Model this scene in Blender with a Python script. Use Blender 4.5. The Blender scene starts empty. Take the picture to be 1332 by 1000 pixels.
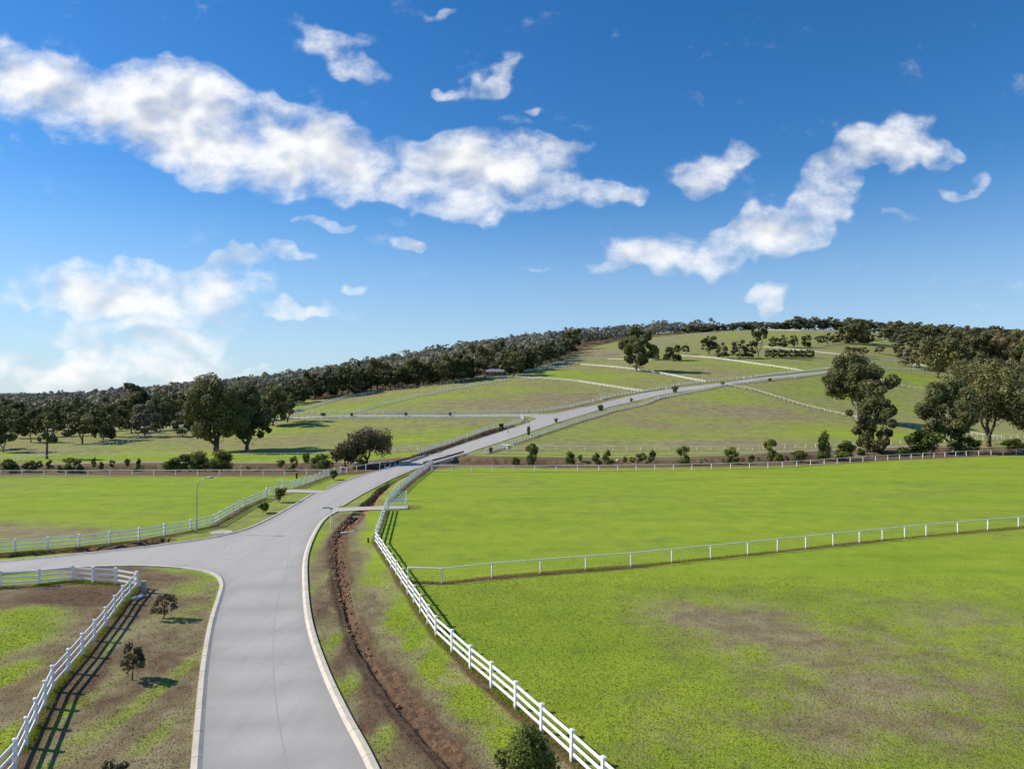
import bpy, bmesh, math, numpy as np
from mathutils import Vector, Matrix, Euler
R = math.radians
rng = np.random.default_rng(11)
scene = bpy.context.scene
COL = scene.collection
CAMH, F, CX, HY = 15.4, 925.0, 666.0, 512.0     # drone height (m), focal length and horizon in photo units

# ------------------------------------------------------------------ object helpers
def link(o, parent=None):
    COL.objects.link(o)
    if parent is not None: o.parent = parent
    return o
def tag(o, label=None, cat=None, group=None, kind=None):
    if label: o['label'] = label
    if cat: o['category'] = cat
    if group: o['group'] = group
    if kind: o['kind'] = kind
    return o
def thing(name, label, cat, loc=(0, 0, 0), rz=0, group=None):
    o = bpy.data.objects.new(name, None); link(o)
    o.location = loc; o.rotation_euler = (0, 0, rz)
    o.empty_display_size = .3
    return tag(o, label, cat, group)
def mesh_np(name, V, Q, mat=None, smooth=False, attr=None):
    """V (n,3), Q (m,k) -> mesh"""
    V = np.asarray(V, np.float32); Q = np.asarray(Q, np.int32)
    me = bpy.data.meshes.new(name)
    k = Q.shape[1]
    me.vertices.add(len(V)); me.vertices.foreach_set('co', V.ravel())
    me.loops.add(Q.size); me.loops.foreach_set('vertex_index', Q.ravel())
    me.polygons.add(len(Q)); me.polygons.foreach_set('loop_start', np.arange(0, Q.size, k, dtype=np.int32))
    me.polygons.foreach_set('loop_total', np.full(len(Q), k, np.int32))
    if smooth: me.polygons.foreach_set('use_smooth', np.ones(len(Q), bool))
    if attr is not None:
        a = me.color_attributes.new('tint', 'FLOAT_COLOR', 'POINT')
        a.data.foreach_set('color', np.asarray(attr, np.float32).ravel())
    me.update(calc_edges=True); me.validate()
    if mat: me.materials.append(mat)
    return me
def obj(name, me, parent=None):
    return link(bpy.data.objects.new(name, me), parent)
class MB:
    """collects verts and faces for one mesh"""
    def __init__(s): s.v = []; s.f = []
    def add(s, vs, fs):
        b = len(s.v); s.v += [tuple(v) for v in vs]; s.f += [tuple(i + b for i in f) for f in fs]
    def box(s, c, d, M=None):
        x, y, z = d[0] / 2, d[1] / 2, d[2] / 2
        vs = [Vector((c[0] + i * x, c[1] + j * y, c[2] + k * z)) for k in (-1, 1) for j in (-1, 1) for i in (-1, 1)]
        if M: vs = [M @ v for v in vs]
        s.add(vs, [(0, 2, 3, 1), (4, 5, 7, 6), (0, 1, 5, 4), (2, 6, 7, 3), (0, 4, 6, 2), (1, 3, 7, 5)])
    def bar(s, p, q, w, h):
        p = Vector(p); q = Vector(q); d = (q - p).normalized()
        up = Vector((0, 0, 1)) if abs(d.z) < .95 else Vector((1, 0, 0))
        sd = d.cross(up).normalized() * w / 2; u = sd.cross(d).normalized() * h / 2
        vs = [a + i * sd + j * u for a in (p, q) for (i, j) in ((-1, -1), (1, -1), (1, 1), (-1, 1))]
        s.add(vs, [(3, 2, 1, 0), (4, 5, 6, 7), (0, 1, 5, 4), (1, 2, 6, 5), (2, 3, 7, 6), (3, 0, 4, 7)])
    def sweep(s, pts, prof):
        """sweep profile (side, up) along pts; side is horizontal"""
        n = len(pts); k = len(prof); vs = []
        for i in range(n):
            a = Vector(pts[max(i - 1, 0)]); b = Vector(pts[min(i + 1, n - 1)])
            d = (b - a); d.z = 0; d.normalize(); sd = Vector((d.y, -d.x, 0))
            m = 1
            if 0 < i < n - 1:
                d1 = Vector(pts[i]) - a; d2 = b - Vector(pts[i]); d1.z = d2.z = 0
                if d1.length > 1e-6 and d2.length > 1e-6:
                    m = 1 / max(.6, math.cos(d1.angle(d2) / 2))
            for (u, w) in prof: vs.append(Vector(pts[i]) + sd * u * m + Vector((0, 0, w)))
        fs = [(i * k + j, i * k + (j + 1) % k, (i + 1) * k + (j + 1) % k, (i + 1) * k + j) for i in range(n - 1) for j in range(k)]
        fs += [tuple(range(k))[::-1], tuple((n - 1) * k + j for j in range(k))]
        s.add(vs, fs)
    def tube(s, pts, rad, n=8, cap=True):
        pts = [Vector(p) for p in pts]; k = len(pts); vs = []
        for i in range(k):
            d = (pts[min(i + 1, k - 1)] - pts[max(i - 1, 0)]).normalized()
            a = d.cross(Vector((.13, 1, .07))).normalized(); b = d.cross(a)
            r = rad[i] if hasattr(rad, '__len__') else rad
            vs += [pts[i] + (a * math.cos(t) + b * math.sin(t)) * r for t in [2 * math.pi * j / n for j in range(n)]]
        fs = [(i * n + j, i * n + (j + 1) % n, (i + 1) * n + (j + 1) % n, (i + 1) * n + j) for i in range(k - 1) for j in range(n)]
        if cap: fs += [tuple(range(n))[::-1], tuple((k - 1) * n + j for j in range(n))]
        s.add(vs, fs)
    def mesh(s, name, mat, smooth=False):
        me = bpy.data.meshes.new(name); me.from_pydata(s.v, [], s.f)
        bm = bmesh.new(); bm.from_mesh(me); bmesh.ops.recalc_face_normals(bm, faces=bm.faces); bm.to_mesh(me); bm.free()
        if mat: me.materials.append(mat)
        if smooth: me.polygons.foreach_set('use_smooth', np.ones(len(me.polygons), bool))
        return me
    def build(s, name, mat, parent=None, smooth=False): return obj(name, s.mesh(name, mat, smooth), parent)

# ------------------------------------------------------------------ materials
def new_mat(name):
    m = bpy.data.materials.new(name); m.use_nodes = True
    nt = m.node_tree; b = nt.nodes['Principled BSDF']
    return m, nt, b
def nd(nt, t, **kw):
    n = nt.nodes.new(t)
    for k, v in kw.items():
        if k in n.inputs: n.inputs[k].default_value = v
        else: setattr(n, k, v)
    return n
def noise(nt, vec, scale, detail=4, rough=.55, dist=0):
    n = nd(nt, 'ShaderNodeTexNoise'); n.inputs['Scale'].default_value = scale
    n.inputs['Detail'].default_value = detail; n.inputs['Roughness'].default_value = rough
    n.inputs['Distortion'].default_value = dist
    if vec is not None: nt.links.new(vec, n.inputs['Vector'])
    return n.outputs['Fac']
def mrange(nt, val, a, b, c=0., d=1., smooth=False):
    n = nd(nt, 'ShaderNodeMapRange'); n.clamp = True
    if smooth: n.interpolation_type = 'SMOOTHSTEP'
    nt.links.new(val, n.inputs['Value'])
    for k, v in zip(('From Min', 'From Max', 'To Min', 'To Max'), (a, b, c, d)): n.inputs[k].default_value = v
    return n.outputs['Result']
def math_(nt, op, a, b=None, clamp=False):
    n = nd(nt, 'ShaderNodeMath'); n.operation = op; n.use_clamp = clamp
    for i, v in enumerate((a, b)):
        if v is None: continue
        if isinstance(v, (int, float)): n.inputs[i].default_value = v
        else: nt.links.new(v, n.inputs[i])
    return n.outputs[0]
def mixc(nt, fac, a, b, blend='MIX'):
    n = nd(nt, 'ShaderNodeMix'); n.data_type = 'RGBA'; n.blend_type = blend
    for s, v in ((0, fac), (6, a), (7, b)):
        if isinstance(v, (int, float)): n.inputs[s].default_value = v
        elif isinstance(v, tuple): n.inputs[s].default_value = (*v, 1) if len(v) == 3 else v
        else: nt.links.new(v, n.inputs[s])
    return n.outputs[2]
def geo_pos(nt): return nd(nt, 'ShaderNodeNewGeometry').outputs['Position']
def bump(nt, b, h, strength, dist):
    n = nd(nt, 'ShaderNodeBump'); n.inputs['Strength'].default_value = strength; n.inputs['Distance'].default_value = dist
    nt.links.new(h, n.inputs['Height']); nt.links.new(n.outputs[0], b.inputs['Normal'])

def plain(name, col, rough=.7, var=.12, scale=3., metal=0., stain=None):
    m, nt, b = new_mat(name); p = geo_pos(nt)
    f = noise(nt, p, scale, 5, .6)
    c = mixc(nt, mrange(nt, f, .3, .7), tuple(x * (1 - var) for x in col), tuple(min(1, x * (1 + var)) for x in col))
    if stain:
        g = noise(nt, p, scale * .35, 6, .7)
        c = mixc(nt, mrange(nt, g, .5, .75, 0, .6), c, stain)
    nt.links.new(c, b.inputs['Base Color'])
    b.inputs['Roughness'].default_value = rough; b.inputs['Metallic'].default_value = metal
    b.inputs['Specular IOR Level'].default_value = .3
    bump(nt, b, f, .25, .01)
    return m

def ground_mat():
    m, nt, b = new_mat('pasture_ground'); p = geo_pos(nt)
    at = nd(nt, 'ShaderNodeAttribute'); at.attribute_name = 'tint'
    sp = nd(nt, 'ShaderNodeSeparateColor'); nt.links.new(at.outputs['Color'], sp.inputs[0])
    L, S, O = sp.outputs
    far = at.outputs['Alpha']
    n1 = noise(nt, p, .045, 3, .6, .6); n2 = noise(nt, p, .35, 4, .65, .3); n3 = noise(nt, p, 2.2, 5, .7); n4 = noise(nt, p, 9., 3, .75)
    # stretched noise: mowing and tyre streaks
    mp = nd(nt, 'ShaderNodeMapping'); mp.inputs['Scale'].default_value = (.03, .16, .1); mp.inputs['Rotation'].default_value = (0, 0, .14)
    nt.links.new(p, mp.inputs['Vector']); ns = noise(nt, mp.outputs[0], 1., 5, .6, .8)
    s = math_(nt, 'ADD', math_(nt, 'MULTIPLY', n1, .30), math_(nt, 'MULTIPLY', n2, .38))
    s = math_(nt, 'ADD', s, math_(nt, 'MULTIPLY', n3, .52))
    s = math_(nt, 'ADD', s, math_(nt, 'MULTIPLY', ns, .25))       # mean ~.775
    s = math_(nt, 'SUBTRACT', s, .725)
    lf = math_(nt, 'ADD', L, math_(nt, 'MULTIPLY', s, 2.1))
    lf = mrange(nt, lf, .15, .85)
    lushA = mixc(nt, mrange(nt, math_(nt, 'ADD', math_(nt, 'MULTIPLY', ns, .5), math_(nt, 'MULTIPLY', n2, .5)),   .27, .74), (.17, .28, .018), (.375, .44, .045))
    lushA = mixc(nt, mrange(nt, n4,   .35, .75, 0, .28), lushA, (.11, .19, .012))
    dry = mixc(nt, mrange(nt, n2, .35, .65), (.225, .19, .095), (.37, .32, .175))
    dry = mixc(nt, mrange(nt, n4, .42, .7, 0, .55), dry, (.07, .052, .03))
    c = mixc(nt, lf, dry, lushA)
    soil = mixc(nt, mrange(nt, n3, .3, .7), (.06, .036, .02), (.21, .135, .08))
    oran = mixc(nt, mrange(nt, n3, .3, .7), (.17, .07, .03), (.40, .21, .11))
    ss = math_(nt, 'ADD', S, math_(nt, 'MULTIPLY', s, 1.3)); c = mixc(nt, mrange(nt, ss, .3, .7), c, soil)
    oo = math_(nt, 'ADD', O, math_(nt, 'MULTIPLY', s, 1.2)); c = mixc(nt, mrange(nt, oo, .3, .75), c, oran)
    # the country beyond the ridge: dark bush with pale paddocks, blued to paint in distance haze
    fn = noise(nt, p, .0022, 4, .6)
    farc = mixc(nt, mrange(nt, fn, .5, .6), (.065, .095, .085), (.16, .20, .13))
    c = mixc(nt, far, c, farc)
    nt.links.new(c, b.inputs['Base Color']); b.inputs['Roughness'].default_value = .95; b.inputs['Specular IOR Level'].default_value = .1
    h = math_(nt, 'ADD', math_(nt, 'MULTIPLY', n3, .6), math_(nt, 'MULTIPLY', n4, .5))
    bump(nt, b, h, .9, .16)
    return m
def road_mat(name, base, seam=True):
    m, nt, b = new_mat(name); p = geo_pos(nt)
    mp = nd(nt, 'ShaderNodeMapping'); mp.inputs['Scale'].default_value = (1.6, .16, 1.); mp.inputs['Rotation'].default_value = (0, 0, -.3); nt.links.new(p, mp.inputs['Vector']); q_ = mp.outputs[0]
    n1 = noise(nt, q_, .3, 4, .6, .4); n2 = noise(nt, q_, 1.0, 6, .7, .3); n3 = noise(nt, p, 14., 4, .8)
    c = mixc(nt, mrange(nt, n1, .3, .7), tuple(x * .92 for x in base), tuple(x * 1.05 for x in base))
    c = mixc(nt, mrange(nt, n2, .5, .8, 0, .28), c, tuple(x * .66 for x in base))
    c = mixc(nt, mrange(nt, n3, .3, .75, 0, .38), c, tuple(x * .55 for x in base))
    if seam:
        v = nd(nt, 'ShaderNodeTexVoronoi'); v.feature = 'DISTANCE_TO_EDGE'; v.inputs['Scale'].default_value = .09
        ad = nd(nt, 'ShaderNodeVectorMath'); ad.operation = 'ADD'; nt.links.new(p, ad.inputs[0])
        nn = nd(nt, 'ShaderNodeTexNoise'); nn.inputs['Scale'].default_value = .5; nt.links.new(p, nn.inputs['Vector'])
        sc = nd(nt, 'ShaderNodeVectorMath'); sc.operation = 'SCALE'; sc.inputs['Scale'].default_value = 2.; nt.links.new(nn.outputs['Color'], sc.inputs[0])
        nt.links.new(sc.outputs[0], ad.inputs[1]); nt.links.new(ad.outputs[0], v.inputs['Vector'])
        c = mixc(nt, mrange(nt, v.outputs['Distance'], .0, .006, .35, 0), c, tuple(x * .45 for x in base))
        at = nd(nt, 'ShaderNodeAttribute'); at.attribute_name = 'tint'
        sp = nd(nt, 'ShaderNodeSeparateColor'); nt.links.new(at.outputs['Color'], sp.inputs[0])
        c = mixc(nt, math_(nt, 'MULTIPLY', sp.outputs[0], mrange(nt, n2, .3, .6, .75, 1)), c, tuple(x * .55 for x in base))
    nt.links.new(c, b.inputs['Base Color']); b.inputs['Roughness'].default_value = .85; b.inputs['Specular IOR Level'].default_value = .25
    bump(nt, b, n3, .3, .01)
    return m
def leaf_mat(name, dark, light, hue=.12, trans=.25):
    m, nt, b = new_mat(name)
    at = nd(nt, 'ShaderNodeAttribute'); at.attribute_name = 'tint'
    sp = nd(nt, 'ShaderNodeSeparateColor'); nt.links.new(at.outputs['Color'], sp.inputs[0])
    oi = nd(nt, 'ShaderNodeObjectInfo')
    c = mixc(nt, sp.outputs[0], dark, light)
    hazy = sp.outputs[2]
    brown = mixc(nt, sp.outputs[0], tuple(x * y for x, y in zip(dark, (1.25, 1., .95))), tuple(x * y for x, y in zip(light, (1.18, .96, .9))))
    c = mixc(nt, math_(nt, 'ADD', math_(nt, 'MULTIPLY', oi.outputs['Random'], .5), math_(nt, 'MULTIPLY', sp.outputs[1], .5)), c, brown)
    c = mixc(nt, hazy, c, (.17, .215, .235))  # distance haze painted into the leaf colour through the tint attribute
    hs = nd(nt, 'ShaderNodeHueSaturation'); nt.links.new(c, hs.inputs['Color'])
    nt.links.new(mrange(nt, oi.outputs['Random'], 0, 1, .8, 1.2), hs.inputs['Value'])
    nt.links.new(hs.outputs[0], b.inputs['Base Color'])
    b.inputs['Roughness'].default_value = .6; b.inputs['Specular IOR Level'].default_value = .25
    tr = nd(nt, 'ShaderNodeBsdfTranslucent'); nt.links.new(hs.outputs[0], tr.inputs['Color'])
    mx = nd(nt, 'ShaderNodeMixShader'); mx.inputs[0].default_value = trans
    nt.links.new(b.outputs[0], mx.inputs[1]); nt.links.new(tr.outputs[0], mx.inputs[2])
    nt.links.new(mx.outputs[0], nt.nodes['Material Output'].inputs['Surface'])
    return m
M = {}
M['ground'] = ground_mat()
M['road'] = road_mat('worn_grey_road', (.47, .448, .402))
M['drive'] = road_mat('pale_concrete_drive', (.52, .48, .42), False)
M['track'] = road_mat('gravel_track_surface', (.36, .31, .26), False)
M['kerb'] = plain('cream_concrete_kerb', (.60, .54, .43), .8, .1, 1.5, stain=(.36, .31, .24))
M['post'] = plain('white_post_paint', (.95, .93, .89), .5, .05, 2., stain=(.66, .63, .57))
M['white'] = plain('white_fence_paint', (.95, .93, .89), .5, .04, 2., stain=(.68, .65, .6))
M['concrete'] = plain('pale_concrete', (.5, .46, .4), .85, .15, 2., stain=(.25, .21, .17))
M['steel'] = plain('galvanised_steel', (.42, .43, .44), .45, .12, 2., .5)
M['pole'] = plain('grey_steel_pole', (.34, .35, .35), .5, .1, 2., .2)
M['rust'] = plain('dark_rail_steel', (.07, .055, .05), .7, .3, 2.)
M['dark'] = plain('black_plastic', (.015, .017, .018), .5, .2, 2.)
M['sign'] = plain('blue_grey_sign', (.28, .36, .42), .4, .08, 2.)
M['rock'] = plain('orange_brown_rock', (.34, .175, .085), .9, .5, 2.5, stain=(.08, .05, .035))
M['wall'] = plain('cream_wall', (.45, .38, .27), .8, .1, .5)
M['roof'] = plain('pale_roof_sheet', (.66, .64, .62), .5, .06, 1.)
M['redroof'] = plain('rusty_roof_sheet', (.28, .12, .07), .7, .25, .8)
M['glass'] = plain('dark_window', (.03, .04, .05), .15, .1, 1.)
M['orange'] = plain('terracotta_wall', (.5, .22, .11), .8, .12, .8)
M['bark'] = plain('grey_brown_bark', (.105, .082, .062), .9, .35, 1.6, stain=(.04, .03, .025))
M['palebark'] = plain('pale_gum_bark', (.27, .235, .195), .85, .25, 1.5, stain=(.10, .075, .055))
M['gum'] = leaf_mat('gum_leaves', (.06, .074, .028), (.25, .27, .105))
M['gumdark'] = leaf_mat('dark_gum_leaves', (.045, .058, .022), (.22, .235, .09))
M['wood'] = leaf_mat('woodland_leaves', (.08, .096, .058), (.29, .305, .19))
M['bush'] = leaf_mat('bush_leaves', (.045, .08, .016), (.19, .24, .045), .1)
M['grass'] = leaf_mat('grass_blades', (.17, .26, .016), (.33, .40, .04), .1, .3)
M['drygrass'] = leaf_mat('dry_grass_blades', (.12, .10, .055), (.30, .25, .15), .1, .2)
M['farwood'] = leaf_mat('hazy_far_leaves', (.10, .125, .13), (.15, .18, .17), .1, 0.)  # bluish distance haze is put into these leaf colours
M['weep'] = leaf_mat('weeping_leaves', (.055, .058, .026), (.215, .205, .10))

_nt = M['post'].node_tree; _b = _nt.nodes['Principled BSDF']; _src = _b.inputs['Base Color'].links[0].from_socket
_tc = nd(_nt, 'ShaderNodeTexCoord'); _sx = nd(_nt, 'ShaderNodeSeparateXYZ'); _nt.links.new(_tc.outputs['Object'], _sx.inputs[0])
_nn = noise(_nt, geo_pos(_nt), 6, 4, .6)
_f = mrange(_nt, math_(_nt, 'ADD', _sx.outputs[2], math_(_nt, 'MULTIPLY', _nn, .3)), .12, .42, .75, 0.)
_nt.links.new(mixc(_nt, _f, _src, (.26, .19, .12)), _b.inputs['Base Color'])
_nt = M['kerb'].node_tree; _b = _nt.nodes['Principled BSDF']; _src = _b.inputs['Base Color'].links[0].from_socket
_at = nd(_nt, 'ShaderNodeAttribute'); _at.attribute_name = 'tint'; _sp = nd(_nt, 'ShaderNodeSeparateColor'); _nt.links.new(_at.outputs['Color'], _sp.inputs[0])
_fr = math_(_nt, 'ABSOLUTE', math_(_nt, 'SUBTRACT', math_(_nt, 'FRACT', math_(_nt, 'MULTIPLY', _sp.outputs[0], .4)), .5))
_nt.links.new(mixc(_nt, mrange(_nt, _fr, .006, .014, .75, 0.), _src, (.16, .13, .10)), _b.inputs['Base Color'])
# ------------------------------------------------------------------ terrain height
Dk = np.array([0, 150, 190, 220, 250, 280, 310, 340, 370, 400, 450, 500, 600, 700, 850, 1000, 1150.])
T = {  # rows of photo height y by distance, one table for each bearing
 -150: [577, 568, 562.5, 558, 554, 551, 548, 545, 542, 537, 533.5, 530, 528, 526.5],
 100: [577, 567, 561.5, 556, 552, 548, 545, 541, 537, 531, 527, 523, 521, 519],
 250: [576, 563, 556, 549, 542, 537, 534, 530, 526, 520, 516, 511, 508, 506],
 330: [575, 557, 548, 540, 533, 528, 525, 521, 518, 512, 508, 504, 502, 500],
 400: [573, 552, 540.5, 532, 526, 521, 518, 513, 510, 505, 501, 497, 495, 494],
 500: [571, 551, 540.5, 530, 521, 514, 508.5, 501, 496, 489, 485, 481, 479, 478],
 600: [569, 551, 540.5, 527, 515, 506, 499, 490, 483, 475, 469, 463, 461.5, 460.5],
 700: [568, 550, 540.5, 528, 516, 505, 496, 484, 476, 465, 458, 450, 447.5, 446],
 800: [570, 556, 543, 531, 520, 509, 498, 483, 474, 460, 451, 442, 438.5, 437],
 900: [571, 560, 547, 534, 521, 508, 497, 482, 472, 457, 447, 437, 432, 430],
 1000: [572, 562, 549, 536, 523, 509, 497, 483, 472, 457, 446, 435.5, 430, 428],
 1100: [573, 564, 553, 542, 531, 519.5, 508, 489, 476, 460, 449, 438, 431, 428.5],
 1200: [574, 566, 557, 548, 538.5, 528.5, 519, 502, 488, 468, 456, 445, 439, 436],
 1332: [575, 567, 560, 553, 545.5, 537.5, 529, 513, 499, 478, 464, 451.5, 445, 442],
 1500: [576, 568, 562, 556, 549, 542, 534, 519, 506, 485, 470, 457, 450, 447],
}
pxk = np.array(sorted(T)); 
Dg = np.concatenate([np.arange(0, 1200, 5.), np.geomspace(1200, 16000, 60)])
Hcol = []
for c in pxk:
    hk = np.concatenate([[0, 0, 0], CAMH - (np.array(T[c]) - HY) / F * Dk[3:]])
    top = hk[-1]
    DD = np.concatenate([Dk, [1300, 1500, 2200, 3500, 5500, 8000, 12000, 16000]])
    HH = np.concatenate([hk, [top * 1.02, top * .96, top * .55, 2, 4, 14, 22, 10]])
    Hcol.append(np.interp(Dg, DD, HH))
Hcol = np.array(Hcol)
pxg = np.arange(-400, 1800, 10.)
HG = np.array([np.interp(pxg, pxk, Hcol[:, j]) for j in range(len(Dg))]).T        # (px, D)
def gsm(A, ax, s):
    k = np.exp(-.5 * (np.arange(-3 * s, 3 * s + 1) / s) ** 2); k /= k.sum(); n = len(k) // 2
    P = np.concatenate([np.repeat(np.take(A, [0], ax), n, ax), A, np.repeat(np.take(A, [-1], ax), n, ax)], ax)
    return np.apply_along_axis(lambda v: np.convolve(v, k, 'valid'), ax, P)
nlin = 240
A = gsm(HG, 0, 3); B = A.copy(); sm = gsm(A[:, :nlin + 6], 1, 3); B[:, :nlin] = sm[:, :nlin]; HG = B
HG[:, Dg < 186] = 0
def H0(X, Y):
    X = np.asarray(X, float); Y = np.asarray(Y, float)
    Ys = np.maximum(Y, 1.); px = np.clip(CX + F * X / Ys, -390, 1780)
    i = (px + 400) / 10; i0 = np.clip(i.astype(int), 0, len(pxg) - 2); fi = i - i0
    j = np.interp(Ys, Dg, np.arange(len(Dg))); j0 = np.clip(j.astype(int), 0, len(Dg) - 2); fj = j - j0
    h = (HG[i0, j0] * (1 - fi) + HG[i0 + 1, j0] * fi) * (1 - fj) + (HG[i0, j0 + 1] * (1 - fi) + HG[i0 + 1, j0 + 1] * fi) * fj
    r = np.hypot(X, Y)
    und = (.12 * np.sin(X * .11 + 1.3) * np.sin(Y * .07) + .08 * np.sin(X * .031 + Y * .05)) * np.clip((r - 60) / 60, 0, 1)
    hills = np.clip((r - 2500) / 3000, 0, 1) * (9 * np.sin(X / 900. + 1) * np.sin(Y / 1700.) + 6 * np.sin(X / 370. + Y / 500.))
    return np.where(Y > 1, h, 0) + und + hills
Dray = np.concatenate([np.arange(12, 190, .25), np.geomspace(190, 1190, 1400)])
def ray(px, py):
    """where the sight line of a photo point meets the ground"""
    X = (px - CX) / F * Dray
    py_d = HY + F * (CAMH - H0(X, Dray)) / Dray
    k = np.nonzero(py_d <= py)[0]
    if len(k) == 0 or k[0] == 0:
        k = int(np.argmin(py_d)) if len(k) == 0 else 0
        return float(X[k]), float(Dray[k])
    k = k[0]; t = (py_d[k - 1] - py) / max(py_d[k - 1] - py_d[k], 1e-9); D = Dray[k - 1] + t * (Dray[k] - Dray[k - 1])
    return (px - CX) / F * D, float(D)
class W(tuple): pass
def P2(p): return tuple(p) if isinstance(p, W) else ray(*p)
def PL(pts): return [P2(p) for p in pts]
def smooth_line(P, step=1.5):
    P = [np.array(p, float) for p in P]; out = []
    Q = [2 * P[0] - P[1]] + P + [2 * P[-1] - P[-2]]
    for i in range(1, len(Q) - 2):
        p0, p1, p2, p3 = Q[i - 1:i + 3]; L = np.linalg.norm(p2 - p1); n = max(1, int(L / step))
        t0 = 0; t1 = t0 + max(np.linalg.norm(p1 - p0), 1e-3) ** .5; t2 = t1 + max(L, 1e-3) ** .5; t3 = t2 + max(np.linalg.norm(p3 - p2), 1e-3) ** .5
        for k in range(n):
            t = t1 + (t2 - t1) * k / n
            A1 = (t1 - t) / (t1 - t0) * p0 + (t - t0) / (t1 - t0) * p1; A2 = (t2 - t) / (t2 - t1) * p1 + (t - t1) / (t2 - t1) * p2
            A3 = (t3 - t) / (t3 - t2) * p2 + (t - t2) / (t3 - t2) * p3
            B1 = (t2 - t) / (t2 - t0) * A1 + (t - t0) / (t2 - t0) * A2; B2 = (t3 - t) / (t3 - t1) * A2 + (t - t1) / (t3 - t1) * A3
            out.append((t2 - t) / (t2 - t1) * B1 + (t - t1) / (t2 - t1) * B2)
    out.append(P[-1]); return [tuple(p) for p in out]
def resample(P, n):
    P = np.array(P); s = np.concatenate([[0], np.cumsum(np.hypot(*np.diff(P, axis=0).T))])
    t = np.linspace(0, s[-1], n); return np.stack([np.interp(t, s, P[:, 0]), np.interp(t, s, P[:, 1])], 1)
def seg_dist(X, Y, P):
    """distance of points to polyline, signed side, and arc parameter 0..1"""
    P = np.asarray(P, float); best = np.full(X.shape, 1e9); side = np.zeros(X.shape); par = np.zeros(X.shape)
    L = np.hypot(*np.diff(P, axis=0).T); S = np.concatenate([[0], np.cumsum(L)])
    for i in range(len(P) - 1):
        a = P[i]; d = P[i + 1] - a; l2 = d @ d
        if l2 < 1e-9: continue
        t = np.clip(((X - a[0]) * d[0] + (Y - a[1]) * d[1]) / l2, 0, 1)
        q = np.hypot(X - a[0] - t * d[0], Y - a[1] - t * d[1]); m = q < best
        best = np.where(m, q, best); side = np.where(m, np.sign((X - a[0]) * d[1] - (Y - a[1]) * d[0]), side)
        par = np.where(m, (S[i] + t * L[i]) / S[-1], par)
    return best, side, par
def near(P, X, Y, pad):
    P = np.asarray(P); return (X > P[:, 0].min() - pad) & (X < P[:, 0].max() + pad) & (Y > P[:, 1].min() - pad) & (Y < P[:, 1].max() + pad)
def inpoly(X, Y, P):
    r = np.zeros(X.shape, bool); n = len(P)
    for i in range(n):
        x1, y1 = P[i]; x2, y2 = P[(i + 1) % n]
        if y1 == y2: continue
        r ^= ((Y > min(y1, y2)) & (Y <= max(y1, y2)) & (X < (x2 - x1) * (Y - y1) / (y2 - y1) + x1))
    return r

# ------------------------------------------------------------------ layout lines (photo points on the ground)
K_right1 = smooth_line(PL([W((-.2, 15)), (478, 1000), (443, 931), (418, 875), (399, 815), (393.5, 763), (396, 720), (414, 682), (424, 672), (436, 665.5)]), .8)
K_right2 = smooth_line(PL([(442, 659), (470, 642.5), (504, 625), (530, 613.5), (550, 606), (575, 598.5), (602, 590.5)]), 1.5)
K_left1 = smooth_line(PL([W((-6.9, 15)), (262, 1000), (267, 920), (272, 860), (280.5, 808), (290, 775), (293, 760), (286, 748.5), (270, 743), (240, 738.6), (200, 736), (160, 735.6), (80, 739), (0, 746.5), (-170, 762)]), .8)
K_left2 = smooth_line(PL([(-170, 744), (0, 731.5), (100, 722), (200, 711), (280, 699.5), (320, 689.5), (352, 675.5), (384, 657.5), (408, 643)]), 1.)
K_left3 = smooth_line(PL([(426, 636), (440, 629.5), (454, 624.5), (479, 616), (501, 610.5), (530, 602), (556, 593)]), 1.5)
hillL = smooth_line(PL([(556, 593), (600, 578.5), (630, 569), (658.5, 559.6), (680, 552.5), (705, 542.5), (735, 535), (773.6, 527), (800, 520), (831, 512.7), (884, 504.6), (936.5, 498.8), (976, 493.3), (1050, 485.3), (1110, 479)]), 4)
hillR = smooth_line(PL([(602, 590.5), (636, 579.5), (685.6, 563), (720, 551), (776, 534), (818, 523.5), (871, 511.5), (936.5, 501.8), (978, 496), (1050, 487.5), (1110, 481)]), 4)
def col(px, D): return W(((px - CX) / F * D, D))
sideC = smooth_line([col(60, 300), col(250, 286), col(400, 279), col(600, 277.5), col(670, 277.5), col(722, 280)], 4)
roadpoly = list(K_right1) + list(K_right2) + list(reversed(K_left3)) + list(reversed(K_left2)) + list(reversed(K_left1))
drive1 = smooth_line(PL([(432, 663.5), (470, 661.5), (505, 660.3), (531, 659.6)]), 2)
drive2 = smooth_line(PL([(422, 640), (395, 639), (368, 638.5)]), 2)
trackL = smooth_line(PL([(-120, 605), (100, 603), (300, 602), (430, 601.5), (492, 602), (540, 599)]), 5)
trackR = smooth_line(PL([(590, 591), (640, 589.5), (740, 591), (900, 590.5), (1050, 586.5), (1200, 580), (1400, 573)]), 5)
farroad = smooth_line(PL([(849, 446), (878, 440), (905, 436.5), (931, 433.5)]), 8)
ditch = smooth_line(PL([(543, 612.5), (520, 622), (500, 634), (484, 650), (462, 673), (448, 686), (440, 700), (439, 725), (446, 770), (462, 825), (490, 872), (528, 925), (572, 975), (640, 1050)]), 1.5)
ditch2 = smooth_line(PL([(548, 592), (580, 582), (612, 570.5), (640, 561.5), (665, 555)]), 4)
ditch3 = smooth_line(PL([(-60, 729), (0, 723), (90, 716), (160, 711), (212, 703)]), 1.5)
creekL = smooth_line(PL([(-300, 611), (0, 610), (200, 609), (400, 609), (500, 606), (545, 601.5), (575, 599), (640, 600), (800, 601), (950, 599.5), (1100, 593), (1250, 586), (1500, 582)]), 5)

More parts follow.
